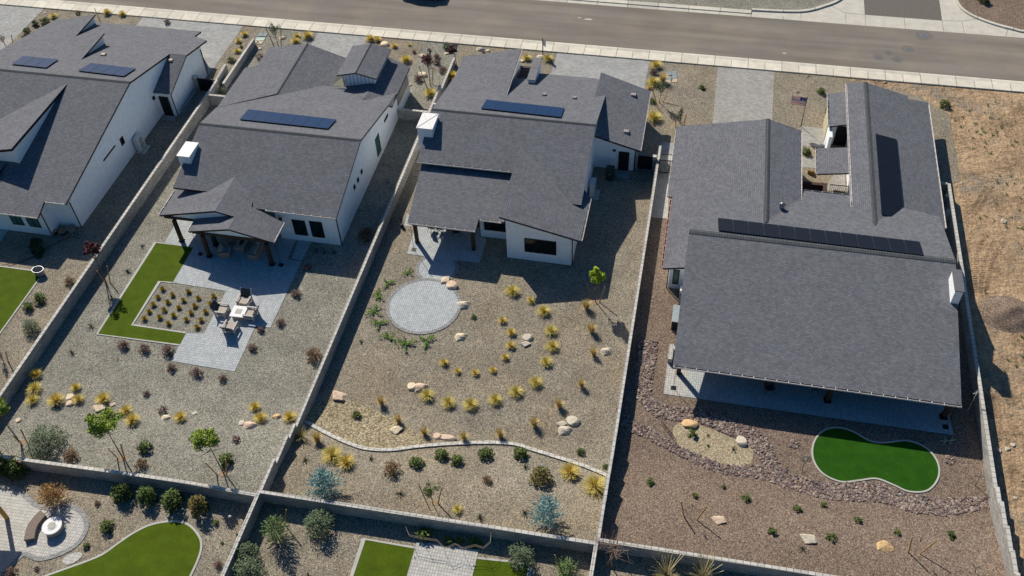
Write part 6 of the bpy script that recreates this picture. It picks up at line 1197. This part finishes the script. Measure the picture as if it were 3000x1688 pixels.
for x in (-1.45, 1.5):
    for y in (-.86, .86):
        m = MB(); m.bar((x,y-.1,.33),(x,y+.1,.33),.66,'rubber',n=22); w_ = m.build('wheel', t); m = MB(); m.bar((x,y-.11,.33),(x,y+.11,.33),.38,'grey_metal',n=16); m.build('rim', w_)
for y in (-.6,.6): m = MB(); m.box((-2.37,y-.18,.6),(-2.3,y+.18,.72),'flag_white'); m.build('headlight', t)

# ================================================================== lower yards
for k_, q_, sc_, lb_ in (('laurel0',('i',935,845),1.0,'glossy green shrub by the rear wall, leftmost of four'),('laurel1',('i',1125,870),1.0,'glossy green shrub by the rear wall, second of four'),('laurel0',('i',1325,905),1.1,'glossy green shrub by the rear wall, third of four'),('laurel2',('i',1520,945),1.1,'red-tipped glossy shrub by the rear wall, rightmost of four')): put(k_, g(*q_), lb_, sc_)
many('i', 'green', [(818,1085,1.15,'rounded green shrub right of the curved patio'),(1640,1050,.5,'tiny yellow-green shrub near the garden lamp'),(660,1225,.6,'small green shrub beside the curved patio edge')])
many('i', 'mauve', [(740,903,.6,'small reddish shrub between the dead conifer and the green shrub'),(92,1425,1.0,'red-brown shrub at the bottom left corner'),(1655,1370,.7,'small brown shrub by the lower dividing wall')])
many('i', 'purple', [(283,1398,.6,'small magenta shrub below the curved patio')]); many('i', 'mini', [(1685,1200,.4,'tiny ochre seedling right of the large turf')])
put('straw', g('i',430,895), 'dead straw-coloured conifer above the curved patio', 1.15, rot=0)
put('laurel0', g('i',35,640), 'dark leafy shrub against the wall at the left edge', 1.2); put('laurel1', g('i',155,660), 'leafy shrub on the red trellis by the rear wall', 1.15)
p_ = g('i',120,575,1.0); a_ = g('i',60,560,1.15); b_ = g('i',160,585,1.15); t = thing('trellis', a_, 'small red wooden trellis against the rear wall behind a leafy shrub', 'trellis'); m = MB(); [m.bar(a_+Vector((0,0,z)), b_+Vector((0,0,z)), .04, 'copper_gutter') for z in (-.8,-.6,-.4,-.2,0)]; m.build('slat', t)
# curved bench and round fire table
def cbench():
    C = [g('s',x,y,.4) for x, y in ((345,912),(415,680),(590,470))]; I = [g('s',x,y,.4) for x, y in ((495,880),(540,700),(665,540))]
    t = thing('curved_bench', g('s',480,800), 'curved two-piece wooden bench beside the round fire table', 'bench')
    for (k0, k1) in ((0,1),(1,2)):
        m = MB(); n = 7; O_, N_ = smooth([c[:2] for c in C], n), smooth([c[:2] for c in I], n); O_, N_ = O_[k0*n:k1*n+1], N_[k0*n:k1*n+1]; z = C[1].z
        for i in range(len(O_)-1):
            m.slab([(O_[i].x,O_[i].y,z),(O_[i+1].x,O_[i+1].y,z),(N_[i+1].x,N_[i+1].y,z),(N_[i].x,N_[i].y,z)], .38, 'bench_wood')
        m.build('bench_section', t)
cbench()
p_ = g('s',765,745); p2 = g('s',762,705,.6); t = thing('round_fire_table', (p2.x,p2.y,p_.z), 'round fire table with a pale tiled ring top on the curved patio', 'table'); r = (g('s',893,700,.6)-g('s',630,700,.6)).length/2
m = MB(); m.cyl((p2.x,p2.y,p2.z-.6), r*.93, .52, 'table_base', 36); m.build('base', t); m = MB(); m.cyl((p2.x,p2.y,p2.z-.08), r, .08, 'table_top', 40); m.build('tabletop', t); m = MB(); m.cyl((p2.x,p2.y,p2.z), r*.52, .02, 'grey_metal', 32); m.cyl((p2.x,p2.y,p2.z+.02), r*.42, .02, 'edging', 32); m.build('burner_plate', t)
# timber pergola corner just outside the left edge
p_ = g('s',105,600); t = thing('pergola', p_, 'yellow timber pergola post entering at the lower left edge', 'pergola'); m = MB(); m.box((p_.x-.1,p_.y-.1,p_.z),(p_.x+.1,p_.y+.1,p_.z+2.6),'gold_wood'); m.build('post', t)
m = MB(); m.slab([(p_.x-5,p_.y-7.5,p_.z+2.75),(p_.x+.4,p_.y-7.5,p_.z+2.75),(p_.x+.4,p_.y+.3,p_.z+2.75),(p_.x-5,p_.y+.3,p_.z+2.75)], .15, 'gold_wood'); m.build('roof_deck', t)
# path lamp
p_ = g('i',1765,1045); t = thing('garden_lamp', p_, 'small path lamp on a thin rod near the lower dividing wall', 'lamp'); m = MB(); m.bar(p_, p_+Vector((0,0,.75)), .035, 'rust', n=6); m.build('rod', t); m = MB(); m.cyl(p_+Vector((0,0,.75)), .1, .08, 'ac_white', 12, .05); m.build('lamp_head', t)
# middle lower yard
put('pine', g('j',295,1160), 'light green young pine leaning beside a stake in the lower yard', 1.15); stake('j',342,1060,358,945,'orange-topped stake behind the light green pine', .07)
put('bushM', g('j',615,1085), 'round grey-green bush below the first blue spruce, across the wall', 1.1); put('bushM1', g('i',1870,1300), 'grey-green bush against the lower dividing wall, upper one of two', 1.0); put('bushM', g('i',1890,1440), 'grey-green bush against the lower dividing wall, bottom one of two', 1.1)
many('j', 'spiky', [(525,1440,.6,'small spiky plant at the bottom edge of the middle lower yard')])
pts_ = [('j',1320,1225,0),('j',1265,1070,.9),('j',1310,1050,1.2)]
t = thing('garden_trellis', g('j',1600,1200), 'low zigzag rod fence along the back of the pale paved square', 'fence')
zg = [g('j',x,y,z) for x, y, z in ((1262,1072,1.0),(1290,1135,1.0),(1400,1160,1.0),(1500,1172,1.0),(1560,1235,.9),(1640,1200,.9),(1700,1235,.9),(1790,1210,1.0),(1855,1230,1.0),(1905,1185,1.0),(1912,1110,1.0))]
for dz in (0, -.16):
    m = MB(); [m.bar(a+Vector((0,0,dz)), b+Vector((0,0,dz)), .012, 'rod_metal', n=4) for a, b in zip(zg, zg[1:])]; m.build('rail', t)
for a in zg[::2]: m = MB(); m.bar(a, Vector((a.x,a.y,Z(a.x,a.y))), .015, 'black_metal', n=4); m.build('post', t)
many('j', 'mini', [(1408,1145,1.6,'wide leafy plant under the wall behind the rod fence'),(1590,1190,1.2,'leafy plant behind the middle of the rod fence'),(1675,1190,.9,'bright yellow-green plant right of the fence middle'),(1775,1205,1.2,'dark leafy plant near the right end of the rod fence'),(1810,1205,1.0,'leafy plant touching the right end of the rod fence')])
for x, y, lab in ((1333,1308,'round ground light on the left edge of the pale paved square'),(1782,1370,'round ground light on the right edge of the pale paved square')):
    p = g('j',x,y); t = thing('ground_light', p, lab, 'ground light'); m = MB(); m.cyl(p+Vector((0,0,.04)), .09, .03, 'ac_white', 16); m.build('rim', t); m = MB(); m.cyl(p+Vector((0,0,.071)), .05, .01, 'plastic_black', 12); m.build('lens', t)
put('bushM1', g('k',330,1335), 'loose grey-green bush beside the right turf strip in the lower yard', 1.05)
put('pine', g('k',670,1430), 'round light green pine at the bottom edge beside a stake', (1.0,1.0,.7)); stake('k',622,1375,583,1288,'orange-topped stake beside the bottom light green pine', .07)
put('bare_tree', g('k',1010,1378), 'bare leafless tree whose branches cross the wall junction', 1.25); stake('k',1030,1300,1062,1172,'yellow stake behind the bare leafless tree', .07)
put('plume', g('k',1430,1455), 'pale pampas grass at the bottom edge, left one of two', 1.1); put('plume', g('k',1700,1475), 'pale pampas grass at the bottom edge, right one of two', 1.25)

# ================================================================== bare dirt lot on the right
random.seed(21)
dl = [(22.6,76),(60,79),(60,25),(21.9,25),(21.6,40),(21.5,64),(22.6,67)]
wd = MB(); k = 0
cl_ = [(random.uniform(22,44), random.uniform(27,78), random.uniform(.5,2.2)) for _ in range(26)]
while k < 420:
    c = random.choice(cl_); x, y = random.gauss(c[0], c[2]), random.gauss(c[1], c[2])
    if x < 21.9+(.8 if y > 64 else 0) or y > 79: continue
    k += 1; s = random.uniform(.5,1.5)
    for i in range(9):
        a = random.uniform(0,6.283); d = Vector((math.cos(a), math.sin(a), 0)); blade(wd, Vector((x+random.gauss(0,.05)*s, y+random.gauss(0,.05)*s, Z(x,y))), d, .13*s, .12*s, .06, 'weed_leaf', 2, 1.)
wd.build('weeds', label='scattered small green weeds on the bare dirt lot', cat='weeds', kind='stuff')
for q, n, lo, hi, lab, ct in ((dl, 1500, .04, .13, 'loose pebbles and clods on the bare dirt lot', 'pebbles'),):
    scatter('pebbles', q, n, lo, hi, 'chip_rock', lab, ct)
# brown soil heap
p_ = g('F',2535,790); m = MB(); nn = 26; R0 = 2.0; m.smooth = True
gv = []
for j in range(nn+1):
    for i in range(nn+1):
        x, y = (i/nn-.5)*2*R0, (j/nn-.5)*2*R0; r = math.hypot(x/1.2, y)/R0; h = .62*max(0, 1-r*r*1.1)**1.6*(1+.12*math.sin(x*3.1+y*2.3)+.10*math.cos(y*4.2-x*2.7)+random.uniform(-.04,.04)); gv.append((p_.x+x, p_.y+y, Z(p_.x+x,p_.y+y)+h-.03))
m.add(gv, [(j*(nn+1)+i, j*(nn+1)+i+1, (j+1)*(nn+1)+i+1, (j+1)*(nn+1)+i) for j in range(nn) for i in range(nn)], 'red_gravel'); m.build('soil_heap', loc=p_, label='low dark brown heap of soil on the bare dirt lot', cat='soil heap')
# tyre tracks: shallow lugged ridges pressed in the dirt
def track(q, w=.28):
    s = smooth([g(*a)[:2] for a in q], 10); m = MB()
    for i in range(len(s)-1):
        d = (s[i+1]-s[i]); ln = d.length; d.normalize(); n = Vector((-d.y,d.x,0)); k = max(1, int(ln/.12))
        for j in range(k):
            c = s[i].lerp(s[i+1], j/k); z = Z(c.x,c.y)-.012; a = c-n*w/2+d*.03; b = c+n*w/2-d*.03
            m.add([(a.x-d.x*.04,a.y-d.y*.04,z),(b.x-d.x*.04,b.y-d.y*.04,z),(b.x+d.x*.04,b.y+d.y*.04,z),(a.x+d.x*.04,a.y+d.y*.04,z),((a.x),(a.y),z+.03),((b.x),(b.y),z+.03)], [(0,1,5,4),(1,2,5),(2,3,4,5),(3,0,4)], 'dirt')
    m.build('tyre_track', kind='structure')
for dx in (0, 45, 95, 140, 185): track([('h',1600+dx*1.0,950-abs(dx-90)*.5),('h',1590+dx*1.15,800),('h',1570+dx*1.5,650),('h',1560+dx*2.1,520)])
for dy in (0, 40, 85): track([('d',1400,1180+dy*1.2),('d',1600,1215+dy),('d',1850,1265+dy),('d',2070,1300+dy)])
for dx in (0, 50): track([('h',1640+dx,330),('h',1700+dx,260),('h',1740+dx,190),('h',1790+dx,120)])
for dx in (0,40): track([('l',1900+dx,-60),('l',1930+dx,60),('l',1960+dx,160)])
